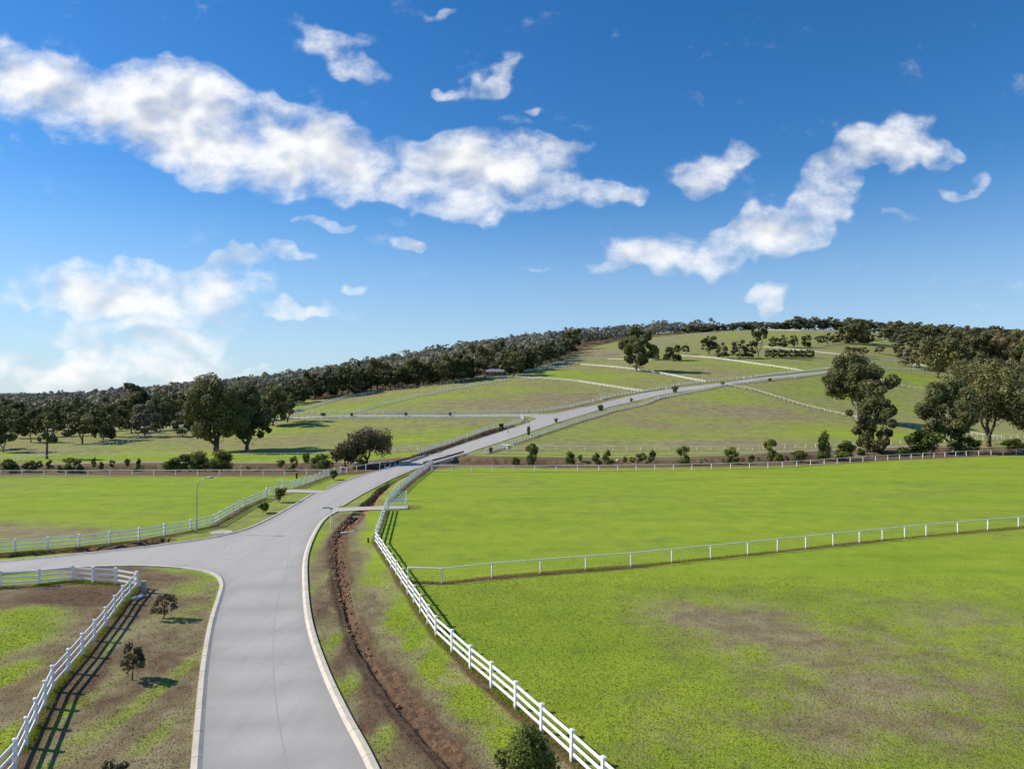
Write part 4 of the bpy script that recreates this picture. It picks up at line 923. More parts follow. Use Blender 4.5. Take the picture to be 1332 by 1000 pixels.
# ------------------------------------------------------------------ gates, poles, signs, culverts
def frame_at(px, py, dx=1., dy=0.):
    x, y = P2((px, py)); return x, y, Hs(x, y)
def gate(label, a, b_, group=None, leaves=2, h=1.25, bars=4, name='farm_gate'):
    """gate hung between two ground points: each leaf is a frame with bars, posts at the ends"""
    a = P2(a); b_ = P2(b_); d = Vector((b_[0] - a[0], b_[1] - a[1], 0)); L = d.length; rz = math.atan2(d.y, d.x)
    t = thing(name, label, 'gate', (a[0], a[1], Hs(*a)), rz, group); dzz = Hs(*b_) - Hs(*a)
    for x in (0, L):
        m = MB(); m.box((x, 0, dzz * x / L + .62), (.17, .17, 1.5)); m.box((x, 0, dzz * x / L + 1.385), (.21, .21, .03)); m.build('gate_post', M['white'], t)
    w = L / leaves
    for k in range(leaves):
        m = MB(); x0, x1 = k * w + .14, (k + 1) * w - (.14 if k == leaves - 1 else .05); z0 = dzz * (k + .5) / leaves
        for x in (x0, x1): m.bar((x, 0, z0 + .12), (x, 0, z0 + h), .06, .06)
        for z in (.12, h): m.bar((x0, 0, z0 + z), (x1, 0, z0 + z), .055, .07)
        m.build('gate_frame', M['white'], t)
        m = MB()
        for q in range(1, bars): m.bar((x0, 0, z0 + .12 + (h - .12) * q / bars), (x1, 0, z0 + .12 + (h - .12) * q / bars), .035, .085)
        m.bar((x0, .0, z0 + .14), ((x0 + x1) / 2, .0, z0 + h - .02), .03, .05); m.bar(((x0 + x1) / 2, .0, z0 + h - .02), (x1, .0, z0 + .14), .03, .05)
        m.build('bars', M['white'], t)
    return t
gate('open white gate leaf nearest the camera at the end of the right driveway', (504, 662.5), (529, 661.3), None, 1, 1.3)
gate('open white gate leaf on the far side of the right driveway end', (507, 652), (529, 651), None, 1, 1.3)
gate('white double gate at the end of the left driveway', (347, 645), (367, 642), None, 2)
gg = 'small white gates in the fences beside the climbing road'
for (lab, a, b_) in [('small white gate right of the first gap above the climbing road', (771, 522.8), (778, 521.3)), ('small white gate beside the first track opening above the road', (781, 520.2), (788, 518.4)),
   ('small white gate left of the second opening above the road', (866, 505), (873, 503.8)), ('small white gate right of the second opening above the road', (876, 503), (883, 501.3)),
   ('small white gate below the second bend of the road', (857, 519.2), (864, 517.5)), ('small white gate left of the third opening above the road', (968, 492.6), (974, 491.9)), ('small white gate right of the third opening above the road', (977, 491.3), (984, 490.3)),
   ('small white gate on the lower fence near the split tree', (1034, 491.6), (1041, 490.8)), ('small white gate at the lower end of the road fence above the creek', (652, 583.8), (660, 584.3))]:
    gate(lab, a, b_, gg, 1, 1.3, 5)
gate('white double gate beside the black bin above the road drain', (634, 559.5), (648, 555.5), None, 2, 1.5, 6)

def strip_curve(pts, n=12):
    return [Vector(p) for p in pts]
def lamp(label, px, py, H=7.0, reach=1.6, rz=0., grp=None):
    x, y, z = frame_at(px, py); t = thing('street_lamp', label, 'street lamp', (x, y, z), rz, grp)
    m = MB(); pts = [(0, 0, -.3), (0, 0, .0), (0, 0, 1.2), (0, 0, H * .78)] + [(reach * (1 - math.cos(a)) * .75, 0, H * .78 + H * .2 * math.sin(a)) for a in [R(q) for q in (20, 40, 60, 80)]] + [(reach, 0, H)]
    m.tube(pts, [.085, .085, .07, .05, .045, .042, .038, .035, .033], 10); m.build('pole', M['pole'], t, True)
    m = MB(); m.tube([(0, 0, -.02), (0, 0, .35), (0, 0, .37)], [.13, .13, .1], 10); m.build('base_sleeve', M['pole'], t)
    m = MB(); m.tube([(reach - .05, 0, H - .01), (reach + .1, 0, H + .03), (reach + .45, 0, H + .03), (reach + .62, 0, H)], [.06, .12, .13, .05], 10)
    hd = m.build('lamp_head', M['steel'], t); m = MB(); m.box((reach + .3, 0, H - .1), (.3, .16, .04)); m.build('lens', M['white'], hd)
lamp('curved grey street lamp on the verge behind the left branch road', 256, 693, 6.1, 1.25)
lamp('distant thin street lamp above the climbing road', 724.5, 533, 5.5, .5)

# street name sign at the driveway corner
x, y, z = frame_at(430, 686); t = thing('street_sign', 'blue grey street name sign on a pale post at the right driveway corner', 'sign', (x, y, z), R(8))
m = MB(); m.tube([(0, 0, -.2), (0, 0, 2.35), (0, 0, 2.37)], [.045, .045, .03], 10); m.build('post', M['white'], t)
for (rz, w, zc) in ((0, 1.0, 2.28), (R(70), .8, 2.1)):
    m = MB(); m.box((-.4 if rz == 0 else .25, 0, 0), (w, .025, .16)); o = m.build('name_blade', M['sign'], t); o.location = (0, 0, zc); o.rotation_euler = (0, 0, rz)
x, y, z = frame_at(433.5, 690); t = thing('marker_post', 'thin grey post beside the street name sign', 'post', (x, y, z)); m = MB(); m.tube([(0, 0, -.1), (0, 0, 1.45)], .035, 8); m.build('post', M['steel'], t)
m = MB(); m.box((0, 0, 1.3), (.02, .08, .2)); m.build('reflector', M['white'], t)
# meter pillar and its slab
x, y, z = frame_at(187, 770.5); t = thing('meter_pillar', 'pale grey utility pillar beside the corner of the lower left fence', 'utility box', (x, y, z), R(6))
m = MB(); m.box((0, 0, .42), (.34, .26, .9)); m.build('cabinet', M['steel'], t); m = MB(); m.box((0, 0, .89), (.4, .32, .05)); m.build('lid', M['steel'], t)
m = MB(); m.box((0, -.135, .45), (.26, .012, .6)); m.build('door', M['pole'], t)
x, y, z = frame_at(180, 778); m = MB(); m.box((0, 0, .1), (.5, 1.1, .16)); m.box((0, 0, .175), (.4, .95, .03))
o = m.build('concrete_slab', M['steel'], None); o.location = (x, y, z); o.rotation_euler = (0, 0, R(-6)); tag(o, 'pale flat concrete pit lid lying beside the utility pillar', 'slab')
# drain cover on the verge
x, y, z = frame_at(288, 692.5); m = MB(); m.tube([(0, 0, -.1), (0, 0, .07), (0, 0, .075)], [1.15, 1.15, 1.1], 28); m.tube([(0, 0, .07), (0, 0, .1)], [.4, .38], 20)
o = m.build('drain_cover', M['concrete'], None); o.location = (x, y, z); tag(o, 'round pale concrete drain cover set in the verge below the lamp', 'drain cover')
x, y, z = frame_at(479, 705.5); t = thing('marker_post', 'short dark stake on the green strip left of the fence bend', 'post', (x, y, z)); m = MB(); m.box((0, 0, .2), (.16, .12, .5)); m.build('stake', M['dark'], t); m = MB(); m.box((0, 0, .47), (.2, .16, .05)); m.build('cap', M['dark'], t)
x, y, z = frame_at(386, 622); t = thing('marker_post', 'short black post standing behind the left creek corner fence', 'post', (x, y, z)); m = MB(); m.box((0, 0, .4), (.28, .2, 1.)); m.build('post', M['dark'], t); m = MB(); m.box((0, 0, .92), (.32, .24, .06)); m.build('cap', M['dark'], t)

# culverts where the right driveway crosses the rocky drain
def culvert(label, px, py, rz, r=.42, w=2.2):
    x, y = P2((px, py)); z = Hs(x, y) - .75; t = thing('culvert', label, 'culvert', (x, y, z), rz)
    n = 20; vs = []; fs = []
    # headwall with a round opening: ring to square
    for (yy) in (0, .18):
        for k in range(n):
            a = 2 * math.pi * k / n; vs.append((r * math.cos(a), yy, r * math.sin(a) + .1))
        for k in range(n):
            a = 2 * math.pi * k / n; c, s = math.cos(a), math.sin(a); q = 1 / max(abs(c), abs(s)); vs.append((c * q * w / 2, yy, s * q * .62 + .1))
    for k in range(n):
        j = (k + 1) % n
        fs += [(k, j, n + j, n + k), (2 * n + k, 3 * n + k, 3 * n + j, 2 * n + j), (n + k, n + j, 3 * n + j, 3 * n + k), (k, 2 * n + k, 2 * n + j, j)]
    m = MB(); m.add(vs, fs); m.build('headwall', M['concrete'], t)
    m = MB(); m.tube([(0, .05, .1), (0, 3., .1)], r * 1.02, 20); m.build('pipe', M['dark'], t)
    for s in (-1, 1):
        m = MB(); m.bar((s * w / 2, 0, .2), (s * (w / 2 + .7), -1.2, -.1), .16, .9); m.build('wing_wall', M['concrete'], t)
culvert('concrete pipe culvert at the near side of the right driveway', 464, 671, R(-16), .42, 1.6)
x, y, z = frame_at(447, 693); m = MB(); m.bar((-.35, 0, 0), (.45, .15, .05), .45, .35); m.bar((.45, .15, 0), (1.0, 1.0, .05), .22, .3)
o = m.build('concrete_edging', M['concrete'], None); o.location = (x, y, z - .12); tag(o, 'pale concrete edge block at the mouth of the rocky drain', 'concrete block')
# rocks in the drain
r = np.random.default_rng(3); m = MB()
dl = resample(ditch, 400)
for i in range(1700):
    k = int(np.clip(r.beta(2., 4.2) * 330 + 75, 0, 399)); c = dl[k]; d = r.normal(0, .42); t2 = dl[min(k + 1, 399)] - dl[k - 1]; t2 /= np.hypot(*t2)
    if len(m.f) > 60000: break
    if np.hypot(*(c)) < 34 and r.random() < .5: continue
    if abs(d) > .62 or seg_dist(np.array([c[0]]), np.array([c[1]]), drive1)[0][0] < 2.4 or r.random() < .35: continue
    px_x, px_y = c[0] + t2[1] * d, c[1] - t2[0] * d; s = r.uniform(.05, .14) * (1.2 if k < 200 else .8)
    tt = k / 399; dep = .75 * (.24 + 1.1 * math.exp(-((tt - .34) / .13) ** 2) + .4 * math.exp(-((tt - .2) / .05) ** 2)) * max(0, 1 - (d / .66) ** 2) ** .8 + (.1 if abs(d) < .2 else 0)
    b0 = [(-1, -1, -.6), (1, -1, -.6), (1, 1, -.6), (-1, 1, -.6), (-.7, -.6, .6), (.6, -.7, .7), (.7, .6, .5), (-.5, .7, .7)]
    rot = Euler((r.uniform(-.5, .5), r.uniform(-.5, .5), r.uniform(0, 6.3))).to_matrix()
    m.add([rot @ Vector([q * s * r.uniform(.7, 1.2) for q in v]) + Vector((px_x, px_y, Hs(px_x, px_y) - dep + .07)) for v in b0], [(0, 3, 2, 1), (4, 5, 6, 7), (0, 1, 5, 4), (1, 2, 6, 5), (2, 3, 7, 6), (3, 0, 4, 7)])
o = m.build('loose_rocks', M['rock'], None); tag(o, 'orange brown loose rocks lining the drain beside the road', 'rocks', kind='stuff')
for (px, py, lab) in [(733, 992, 'small white stone left of the bottom fence post'), (751, 993, 'small white stone at the foot of the bottom right fence post'), (545, 563.0, None), (659, 562, 'pale boulder beside the road below the side road corner'), (686, 549.5, 'pale flat rock on the side road corner'), (803, 599, 'flat pale rock on the creek bank')]:
    if not lab: continue
    x, y, z = frame_at(px, py); k = y / F; m = MB(); q = 2.2 * k if py > 900 else 5 * k; rot = Euler((.3, .2, px)).to_matrix().to_4x4()
    m.box((0, 0, 0), (q, q * .7, q * .5), rot); o = m.build('stone', M['concrete'], None); o.location = (x, y, z + q * .1)
    bv = o.modifiers.new('bevel', 'BEVEL'); bv.width = q * .18; bv.segments = 2; tag(o, lab, 'stone')

# bridge: low concrete deck with steel guard rails
def guardrail(label, pts, step=2.):
    P = smooth_line(PL(pts), 2.); x0, y0 = P[0]; z0 = Hs(x0, y0); t = thing('guard_rail', label, 'guard rail', (x0, y0, z0))
    G = [(p[0] - x0, p[1] - y0, Hs(*p) - z0) for p in P]
    m = MB(); m.sweep(G, [(-.04, .48), (.03, .50), (-.02, .58), (.05, .66), (-.02, .74), (.03, .82), (-.05, .84)][::-1]); m.build('rail', M['rust'], t)
    m = MB(); m.sweep(G, [(-.09, .84), (.1, .84), (.1, .90), (-.09, .90)]); m.build('top_rail', M['rust'], t)
    for i in range(0, len(G)):
        m = MB(); m.box((G[i][0], G[i][1], G[i][2] + .3), (.12, .14, 1.05)); m.build('post', M['white'], t)
guardrail('dark topped guard rail on the right side of the bridge', [(550, 606.5), (575, 599.5), (603, 591)])
guardrail('dark topped guard rail on the left side of the bridge', [(494, 610), (520, 603.5), (553, 592.5)])
a = P2((552, 607)); b_ = P2((602, 592)); c = P2((556, 592)); d = P2((506, 608))
t = thing('bridge', 'low concrete culvert bridge carrying the road over the creek', 'bridge', (a[0], a[1], 0))
def wl(p, q, h0, h1, w, nm):
    m = MB(); m.bar((p[0] - a[0], p[1] - a[1], (h0 + h1) / 2), (q[0] - a[0], q[1] - a[1], (h0 + h1) / 2), w, h1 - h0); m.build(nm, M['concrete'], t)
off = np.array([.55, -.35]); lo = np.array([-.75, .3])
wl(np.array(a) + off, np.array(b_) + off, -1.3, .02, .3, 'side_wall'); wl(np.array(d) + lo, np.array(c) + lo, -1.3, .02, .3, 'side_wall')
mid = (np.array(a) + np.array(b_)) / 2 + off
dr = np.array(b_) - np.array(a); dr /= np.hypot(*dr); nrm = np.array([dr[1], -dr[0]])
for s in (-2.6, 0, 2.6):
    p = mid + dr * s + nrm * .16; q = p - nrm * .0
    m = MB(); m.bar((p[0] - dr[0] * 1.05 - a[0], p[1] - dr[1] * 1.05 - a[1], -.75), (p[0] + dr[0] * 1.05 - a[0], p[1] + dr[1] * 1.05 - a[1], -.75), .05, .95); m.build('culvert_shade_panel', M['dark'], t)  # flat black panels on the wall stand in for shade in the openings

# black bin by the double gate
x, y, z = frame_at(652, 555); t = thing('waste_bin', 'black box shaped bin on skids beside the white double gate', 'bin', (x, y, z), R(12)); t.scale = (.75, .75, .62)
m = MB(); m.add([(-.8, -.7, .15), (.8, -.7, .15), (.8, .7, .15), (-.8, .7, .15), (-1., -.85, 1.6), (1., -.85, 1.6), (1., .85, 1.6), (-1., .85, 1.6)], [(0, 3, 2, 1), (4, 5, 6, 7), (0, 1, 5, 4), (1, 2, 6, 5), (2, 3, 7, 6), (3, 0, 4, 7)]); m.build('body', M['dark'], t)
m = MB(); m.box((0, 0, 1.66), (2.1, 1.8, .1)); m.build('lid', M['dark'], t)
for s in (-.5, .5):
    m = MB(); m.box((s, 0, .06), (.15, 1.5, .2)); m.build('skid', M['pole'], t)

# ------------------------------------------------------------------ buildings
def house(name, label, px, py, wpx, depth, hw, hr, rz, wallm, roofm, nwin=3, veranda=True, hip=True, cat='house', z=-.1):
    x, y, z0 = frame_at(px, py); k = y / F; L = wpx * k; D = depth; t = thing(name, label, cat, (x, y, z0 + z), rz)
    m = MB(); m.box((0, D / 2, hw / 2), (L, D, hw)); m.build('wall', M[wallm], t)
    e = .5; i = D * .4 if hip else -e
    vs = [(-L / 2 - e, -e, hw), (L / 2 + e, -e, hw), (L / 2 + e, D + e, hw), (-L / 2 - e, D + e, hw), (-L / 2 + i, D / 2, hw + hr), (L / 2 - i, D / 2, hw + hr)]
    m = MB(); m.add(vs, [(0, 1, 5, 4), (2, 3, 4, 5), (0, 4, 3), (1, 2, 5), (0, 3, 2, 1)]); rf = m.build('roof', M[roofm], t)
    if cat == 'house':
        m = MB(); m.box((L * .2, D * .5, hw + hr), (.7, .7, 1.3)); m.build('chimney', M[wallm], rf)
    for q in range(nwin):
        xx = -L / 2 + L * (q + .5) / nwin
        if q == nwin // 2:
            m = MB(); m.box((xx, -.02, 1.05), (1.0, .08, 2.1)); m.build('door', M['dark'], t)
        else:
            m = MB(); m.box((xx, -.02, 1.5), (1.7, .06, 1.3)); w = m.build('window', M['white'], t)
            m = MB(); m.box((xx, -.06, 1.5), (1.5, .04, 1.1)); m.build('pane', M['glass'], w)
    if veranda:
        m = MB(); m.add([(-L / 2 - .5, -3.2, hw - .55), (L / 2 + .5, -3.2, hw - .55), (L / 2 + .5, -.45, hw - .02), (-L / 2 - .5, -.45, hw - .02), (-L / 2 - .5, -3.2, hw - .67), (L / 2 + .5, -3.2, hw - .67), (L / 2 + .5, -.45, hw - .14), (-L / 2 - .5, -.45, hw - .14)], [(0, 1, 2, 3), (7, 6, 5, 4), (0, 4, 5, 1), (1, 5, 6, 2), (2, 6, 7, 3), (3, 7, 4, 0)]); m.build('veranda_roof', M[roofm], t)
        n = max(3, int(L / 3.2))
        for q in range(n + 1):
            m = MB(); m.box((-L / 2 + L * q / n, -3.0, (hw - .6) / 2 - .3), (.12, .12, hw + .0)); m.build('veranda_post', M['white'], t)
    return t
house('homestead', 'low homestead with a pale sheet roof and shady veranda below the wood', 645, 488.5, 28, 8, 3.0, 1.4, R(6), 'wall', 'steel', 5)
house('shed', 'white sided shed left of the homestead', 614, 488.5, 12, 5, 2.6, .8, R(10), 'white', 'steel', 3, False, False, 'shed')
house('shed', 'low rusty roofed shed at the far left end of the wood edge', 563, 497, 12, 5, 2., .7, R(4), 'orange', 'redroof', 3, False, False, 'shed')
house('house', 'small house with a terracotta wall among the upper right trees', 1218, 447, 6, 7, 3.5, 1.5, R(-8), 'orange', 'redroof', 3, False, True, 'house')
house('shed', 'long white roofed shed at the upper right ridge', 1283, 446, 24, 10, 2.4, 1.2, R(-4), 'wall', 'roof', 5, False, False, 'shed')
house('shed', 'brown shed among trees right of the dark round hillside tree', 1296, 461, 12, 7, 2.6, 1.2, R(-5), 'redroof', 'redroof', 3, False, False, 'shed')
house('shed', 'pale roofed shed at the right picture edge on the ridge', 1328, 449, 12, 8, 2.4, 1.1, R(-4), 'wall', 'roof', 3, False, False, 'shed')
# white utility vehicle by the upper right fence
x, y, z = frame_at(1192, 477.5); t = thing('pickup_truck', 'small white pickup truck parked by the upper right fence', 'pickup truck', (x, y, z), R(10))
def extr(pr, w):
    m = MB(); n = len(pr); vs = [(p[0], -w / 2, p[1]) for p in pr] + [(p[0], w / 2, p[1]) for p in pr]
    m.add(vs, [tuple(range(n))[::-1], tuple(n + k for k in range(n))] + [(k, (k + 1) % n, n + (k + 1) % n, n + k) for k in range(n)]); return m
extr([(-2.6, .5), (2.6, .5), (2.65, .95), (2.5, 1.15), (1.3, 1.25), (.7, 1.85), (-.8, 1.88), (-.95, 1.2), (-2.6, 1.2)], 1.8).build('body', M['white'], t)
m = MB(); m.box((0, -.91, 1.5), (1.1, .03, .4)); m.build('side_window', M['glass'], t)
for sx_ in (-1.65, 1.7):
    for sy in (-.85, .85):
        m = MB(); m.tube([(sx_, sy - .12, .38), (sx_, sy + .12, .38)], .38, 14); w = m.build('wheel', M['dark'], t)
        m = MB(); m.tube([(sx_, sy - .13, .38), (sx_, sy + .13, .38)], .2, 10); m.build('rim', M['steel'], w)

# tufts of grass and weeds on the verges and near paddock edges
r = np.random.default_rng(77)
def tufts(name, label, n, ymin, ymax, xmin, xmax, size, prob, mat):
    X = r.uniform(xmin, xmax, n); Y = ymin + (ymax - ymin) * r.uniform(0, 1, n) ** 1.4
    keep = prob(X, Y); X, Y = X[keep], Y[keep]
    for poly in (roadpoly,):
        k = ~inpoly(X, Y, poly); X, Y = X[k], Y[k]
    # terrain height incl. hollows
    a = np.degrees(np.arctan2(X, Y)); d = np.hypot(X, Y); ia = np.clip(((a + 46) / .1).astype(int), 0, len(dense) - 1); ir = np.searchsorted(rr, d).clip(1, nr - 1)
    Z = GZ[ir * na + ia]; nn = len(X); B = 3
    Xr = np.repeat(X, B); Yr = np.repeat(Y, B); Zr = np.repeat(Z, B); th = r.uniform(0, 6.28, nn * B); s = size * r.uniform(.5, 1.3, nn * B); ln = r.uniform(.3, 1.2, nn * B) * s
    ph = r.uniform(0, 6.28, nn * B); w = s * .45; c, sn = np.cos(th) * w, np.sin(th) * w; P0 = np.stack([Xr, Yr, Zr], 1)
    ox = r.normal(0, size * .5, (nn * B, 2)); P0[:, :2] += ox; P0[:, 2] -= .01
    top = P0 + np.stack([np.cos(ph) * ln, np.sin(ph) * ln, s], 1)
    V = np.stack([P0 - np.stack([c, sn, c * 0], 1), P0 + np.stack([c, sn, c * 0], 1), top], 1).reshape(-1, 3); Q = np.arange(len(V)).reshape(-1, 3)
    br = np.repeat(r.uniform(.1, 1, nn * B), 3); hu = np.repeat(np.repeat(r.uniform(0, 1, nn), B), 3)
    o = obj(name, mesh_np(name, V, Q, M[mat], False, np.stack([br, hu, hu * 0, hu], 1))); tag(o, label, 'grass', kind='stuff')
def gmask(lo):
    def f(X, Y):
        a = np.degrees(np.arctan2(X, Y)); d = np.hypot(X, Y); ia = np.clip(((a + 46) / .1).astype(int), 0, len(dense) - 1); ir = np.searchsorted(rr, d).clip(1, nr - 1); i = ir * na + ia
        g = L_[i] - np.clip((d - 46) / 24, 0, 1) * .9 - .8 * S_[i] - O_[i] + .5 * nz2[i] + .5 * nz[i]
        return (r.uniform(0, 1, X.shape) < np.clip((g - lo) / .6, 0, 1)) & (np.abs(X) < .78 * Y)
    return f
tufts('grass', 'short green grass tufts over the near paddocks and verges', 330000, 26, 72, -45, 50, .045, gmask(.1), 'grass')
tufts('dry_grass', 'dry weeds and stubble on the bare verges', 90000, 26, 60, -38, 40, .05, lambda X, Y: (r.uniform(0, 1, X.shape) < .6) & (np.abs(X) < .78 * Y), 'drygrass')

# longer grass left by the mower around the feet of the near fences
def fringe():
    Vs = []; As = []
    for P, hw in FENCES[:8]:
        P = np.array(P); q = resample(P, 2500); q = q[(q[:, 1] < 110) & (q[:, 1] > 24)]
        if len(q) < 5: continue
        n = len(q) * 7; i = r.integers(0, len(q), n); X = q[i, 0] + r.normal(0, .14, n); Y = q[i, 1] + r.normal(0, .14, n)
        keep = r.uniform(0, 1, n) < np.clip(fbm(X, Y, 2.5, 200) * 2.6 - .85, 0, 1); X, Y = X[keep], Y[keep]; n = len(X)
        s = r.uniform(.08, .26, n); th = r.uniform(0, 6.28, n); w = .018; Z = H0(X, Y) - .02
        c, sn = np.cos(th) * w, np.sin(th) * w; B_ = np.stack([X, Y, Z], 1); ph = r.uniform(0, 6.28, n)
        Vs.append(np.stack([B_ - np.stack([c, sn, c * 0], 1), B_ + np.stack([c, sn, c * 0], 1), B_ + np.stack([np.cos(ph) * s * .4, np.sin(ph) * s * .4, s], 1)], 1).reshape(-1, 3))
        b_ = np.repeat(r.uniform(0, 1, n), 3); As.append(np.stack([b_, b_ * 0 + r.random(), b_ * 0, b_], 1))
    V = np.concatenate(Vs); o = obj('long_grass', mesh_np('long_grass', V, np.arange(len(V)).reshape(-1, 3), M['grass'], False, np.concatenate(As)))
    tag(o, 'longer unmown grass around the feet of the white fences', 'grass', kind='stuff')
fringe()

# ------------------------------------------------------------------ camera, sun and sky
cd_ = bpy.data.cameras.new('camera'); cam = link(bpy.data.objects.new('camera', cd_))
cam.location = (0, 0, CAMH); cam.rotation_euler = (R(90), 0, 0)
cd_.sensor_width = 36; cd_.lens = 36 * F / 1332; cd_.shift_y = (HY - 500) / 1332; cd_.clip_end = 40000; cd_.clip_start = .5
scene.camera = cam
SUN_EL, SUN_AZ = 36., 12.     # the sun stands to the left, a little beyond the camera
sd = Vector((-math.cos(R(SUN_AZ)) * math.cos(R(SUN_EL)), math.sin(R(SUN_AZ)) * math.cos(R(SUN_EL)), math.sin(R(SUN_EL))))
sl = bpy.data.lights.new('sun', 'SUN'); sl.energy = 5.6; sl.angle = R(.53); sl.color = (1, .91, .79)
so = link(bpy.data.objects.new('sun', sl)); so.rotation_euler = sd.to_track_quat('Z', 'Y').to_euler(); so.location = (-60, 10, 80)
wd = bpy.data.worlds.new('World'); scene.world = wd; wd.use_nodes = True; nt = wd.node_tree
bg = nt.nodes['Background']; bg.inputs['Strength'].default_value = .137
sky = nd(nt, 'ShaderNodeTexSky'); sky.sky_type = 'NISHITA'; sky.sun_disc = False
sky.sun_elevation = R(SUN_EL); sky.sun_rotation = math.atan2(sd.x, sd.y); sky.air_density = 1.; sky.dust_density = .1; sky.ozone_density = 3.; sky.altitude = 100
hs = nd(nt, 'ShaderNodeHueSaturation'); hs.inputs['Saturation'].default_value = 1.32; hs.inputs['Value'].default_value = 1.
nt.links.new(sky.outputs[0], hs.inputs['Color']); nt.links.new(mixc(nt, 1., hs.outputs[0], (.78, .89, 1.0), 'MULTIPLY'), bg.inputs['Color'])

def cloud_group():
    g = bpy.data.node_groups.new('cloud_cover', 'ShaderNodeTree')
    g.interface.new_socket('P', in_out='INPUT', socket_type='NodeSocketVector')
    g.interface.new_socket('Density', in_out='OUTPUT', socket_type='NodeSocketFloat')
    gi = g.nodes.new('NodeGroupInput'); go = g.nodes.new('NodeGroupOutput'); p = gi.outputs[0]
    # each bank of cloud: centre, half lengths, tilt (degrees) and weight, on the tangent plane ahead
    banks = [(50, 100, 170, 62, 12, .95), (250, 160, 210, 72, 15, 1.05), (110, 135, 150, 60, 12, .8), (410, 195, 140, 66, 12, 1.1), (600, 225, 165, 56, 4, 1.05), (340, 125, 90, 24, 0, .55), (450, 235, 120, 25, 8, .6), (590, 270, 50, 30, 0, .6), (700, 190, 60, 30, 0, .7),
             (790, 245, 60, 24, -8, .6), (870, 330, 120, 36, -8, .9), (1020, 300, 120, 40, -22, .82), (1110, 220, 130, 40, -38, .72), (1190, 185, 50, 24, 0, .6), (920, 215, 55, 34, -20, .62), (1000, 388, 38, 16, 0, .72), (820, 345, 70, 16, 0, .5),
             (440, 42, 80, 26, 10, .5), (475, 78, 60, 16, 25, .42), (635, 88, 60, 26, -14, .55), (575, 100, 24, 16, 0, .55), (580, 14, 40, 12, 0, .45), (660, 155, 50, 18, 0, .52), (700, 135, 40, 12, 0, .45),
             (170, 378, 175, 42, 2, 1.), (210, 348, 110, 30, 4, .7), (185, 428, 130, 26, 0, .72), (200, 452, 150, 22, 0, .62), (380, 340, 36, 22, 0, .6), (315, 342, 50, 16, 0, .6), (380, 402, 70, 14, 0, .62), (437, 300, 28, 14, 0, .55),
             (510, 328, 40, 18, 0, .6), (465, 374, 26, 9, 0, .5), (60, 468, 170, 26, 0, .8), (190, 482, 240, 20, 0, .7), (270, 468, 150, 12, 0, .5), (1180, 277, 50, 12, 0, .45), (1250, 222, 40, 16, -20, .42), (1290, 405, 60, 10, -6, .3), (800, 42, 34, 12, 0, .4), (700, 350, 60, 10, 0, .3), (100, 448, 30, 8, 0, .5),
             (-200, 150, 200, 60, 10, .9), (1500, 150, 160, 50, -20, .8), (1600, 400, 200, 40, 0, .6), (-300, 420, 250, 40, 0, .7), (900, -300, 300, 80, 20, .8), (200, -400, 350, 90, -10, .8)]
    warp = g.nodes.new('ShaderNodeTexNoise'); warp.inputs['Scale'].default_value = 7; warp.inputs['Detail'].default_value = 3; warp.inputs['Roughness'].default_value = .6
    g.links.new(p, warp.inputs['Vector'])
    sb = g.nodes.new('ShaderNodeVectorMath'); sb.operation = 'SUBTRACT'; g.links.new(warp.outputs['Color'], sb.inputs[0]); sb.inputs[1].default_value = (.5, .5, .5)
    ma = g.nodes.new('ShaderNodeVectorMath'); ma.operation = 'MULTIPLY_ADD'; g.links.new(sb.outputs[0], ma.inputs[0]); ma.inputs[1].default_value = (.22, .15, 0); g.links.new(p, ma.inputs[2])
    pw = ma.outputs[0]; tot = None
    for (x, y, a, b_, t, w) in banks:
        mp = g.nodes.new('ShaderNodeMapping'); mp.vector_type = 'TEXTURE'; g.links.new(pw, mp.inputs['Vector'])
        mp.inputs['Location'].default_value = ((x - CX) / F, (HY - y) / F, 0); mp.inputs['Rotation'].default_value = (0, 0, R(-t)); mp.inputs['Scale'].default_value = (a / F, b_ / F, 1)
        ln = g.nodes.new('ShaderNodeVectorMath'); ln.operation = 'LENGTH'; g.links.new(mp.outputs[0], ln.inputs[0])
        mr = mrange(g, ln.outputs['Value'], 0., 1.45, w, 0., True)
        if tot is None: tot = mr
        else:
            n = g.nodes.new('ShaderNodeMath'); n.operation = 'SMOOTH_MAX'; n.inputs[2].default_value = .25
            g.links.new(tot, n.inputs[0]); g.links.new(mr, n.inputs[1]); tot = n.outputs[0]
    g.links.new(tot, go.inputs[0]); return g
tc = nd(nt, 'ShaderNodeTexCoord'); sx = nd(nt, 'ShaderNodeSeparateXYZ'); nt.links.new(tc.outputs['Generated'], sx.inputs[0])
yy = math_(nt, 'MAXIMUM', math_(nt, 'ABSOLUTE', sx.outputs[1]), .12)
cb = nd(nt, 'ShaderNodeCombineXYZ'); nt.links.new(math_(nt, 'DIVIDE', sx.outputs[0], yy), cb.inputs[0]); nt.links.new(math_(nt, 'DIVIDE', sx.outputs[2], yy), cb.inputs[1])
cg = cloud_group()
g_ = nt.nodes.new('ShaderNodeGroup'); g_.node_tree = cg; nt.links.new(cb.outputs[0], g_.inputs[0]); tot = g_.outputs[0]
base_ = math_(nt, 'SUBTRACT', tot, mrange(nt, tot, 0., .34, 1.15, 0.))
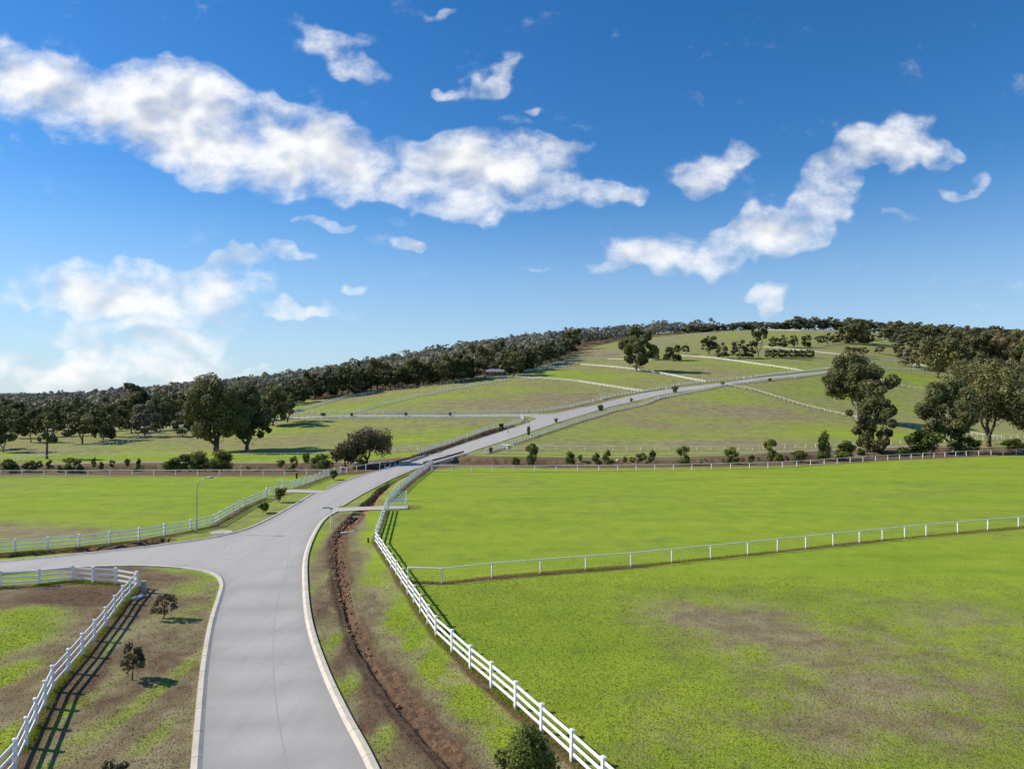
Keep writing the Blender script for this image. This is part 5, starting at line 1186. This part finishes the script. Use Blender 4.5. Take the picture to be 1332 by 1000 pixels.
def cover(off, det):
    v = nd(nt, 'ShaderNodeVectorMath'); v.operation = 'ADD'; v.inputs[1].default_value = off; nt.links.new(cb.outputs[0], v.inputs[0])
    mp = nd(nt, 'ShaderNodeMapping'); mp.inputs['Scale'].default_value = (1, 1.5, 1); nt.links.new(v.outputs[0], mp.inputs['Vector'])
    return math_(nt, 'ADD', base_, math_(nt, 'MULTIPLY', math_(nt, 'SUBTRACT', noise(nt, mp.outputs[0], 10, det, .66, .15), .5), 2.7))
d0 = cover((0, 0, 0), 10); d1 = cover((-.020, .034, 0), 2)
mask = mrange(nt, d0, -.1, 1.25, 0, .99, True)
dl = cover((0, 0, 0), 2); lit = math_(nt, 'SUBTRACT', dl, d1)
core = mrange(nt, dl, .5, 1.6, 0., 1.)
shade = mrange(nt, math_(nt, 'SUBTRACT', math_(nt, 'MULTIPLY', core, .34), math_(nt, 'MULTIPLY', lit, .75)), -.1, .5, 0., 1., True)
cc = mixc(nt, shade, (1., 1., 1.), (.62, .66, .73))
bg2 = nd(nt, 'ShaderNodeBackground'); nt.links.new(cc, bg2.inputs['Color']); bg2.inputs['Strength'].default_value = 1.02
# pale haze low over the land
elev = mrange(nt, sx.outputs[2], 0., .30, .66, 0., True)
hz = nd(nt, 'ShaderNodeBackground'); hz.inputs['Color'].default_value = (.47, .64, .86, 1); hz.inputs['Strength'].default_value = 1.
m1 = nd(nt, 'ShaderNodeMixShader'); nt.links.new(elev, m1.inputs[0]); nt.links.new(bg.outputs[0], m1.inputs[1]); nt.links.new(hz.outputs[0], m1.inputs[2])
m2 = nd(nt, 'ShaderNodeMixShader'); nt.links.new(mask, m2.inputs[0]); nt.links.new(m1.outputs[0], m2.inputs[1]); nt.links.new(bg2.outputs[0], m2.inputs[2])
nt.links.new(m2.outputs[0], nt.nodes['World Output'].inputs['Surface'])
wd.cycles.sampling_method = 'MANUAL'; wd.cycles.sample_map_resolution = 512
scene.view_settings.view_transform = 'Standard'; scene.view_settings.look = 'None'; scene.view_settings.exposure = 0
scene.cycles.max_bounces = 4; scene.cycles.diffuse_bounces = 2; scene.cycles.transparent_max_bounces = 4
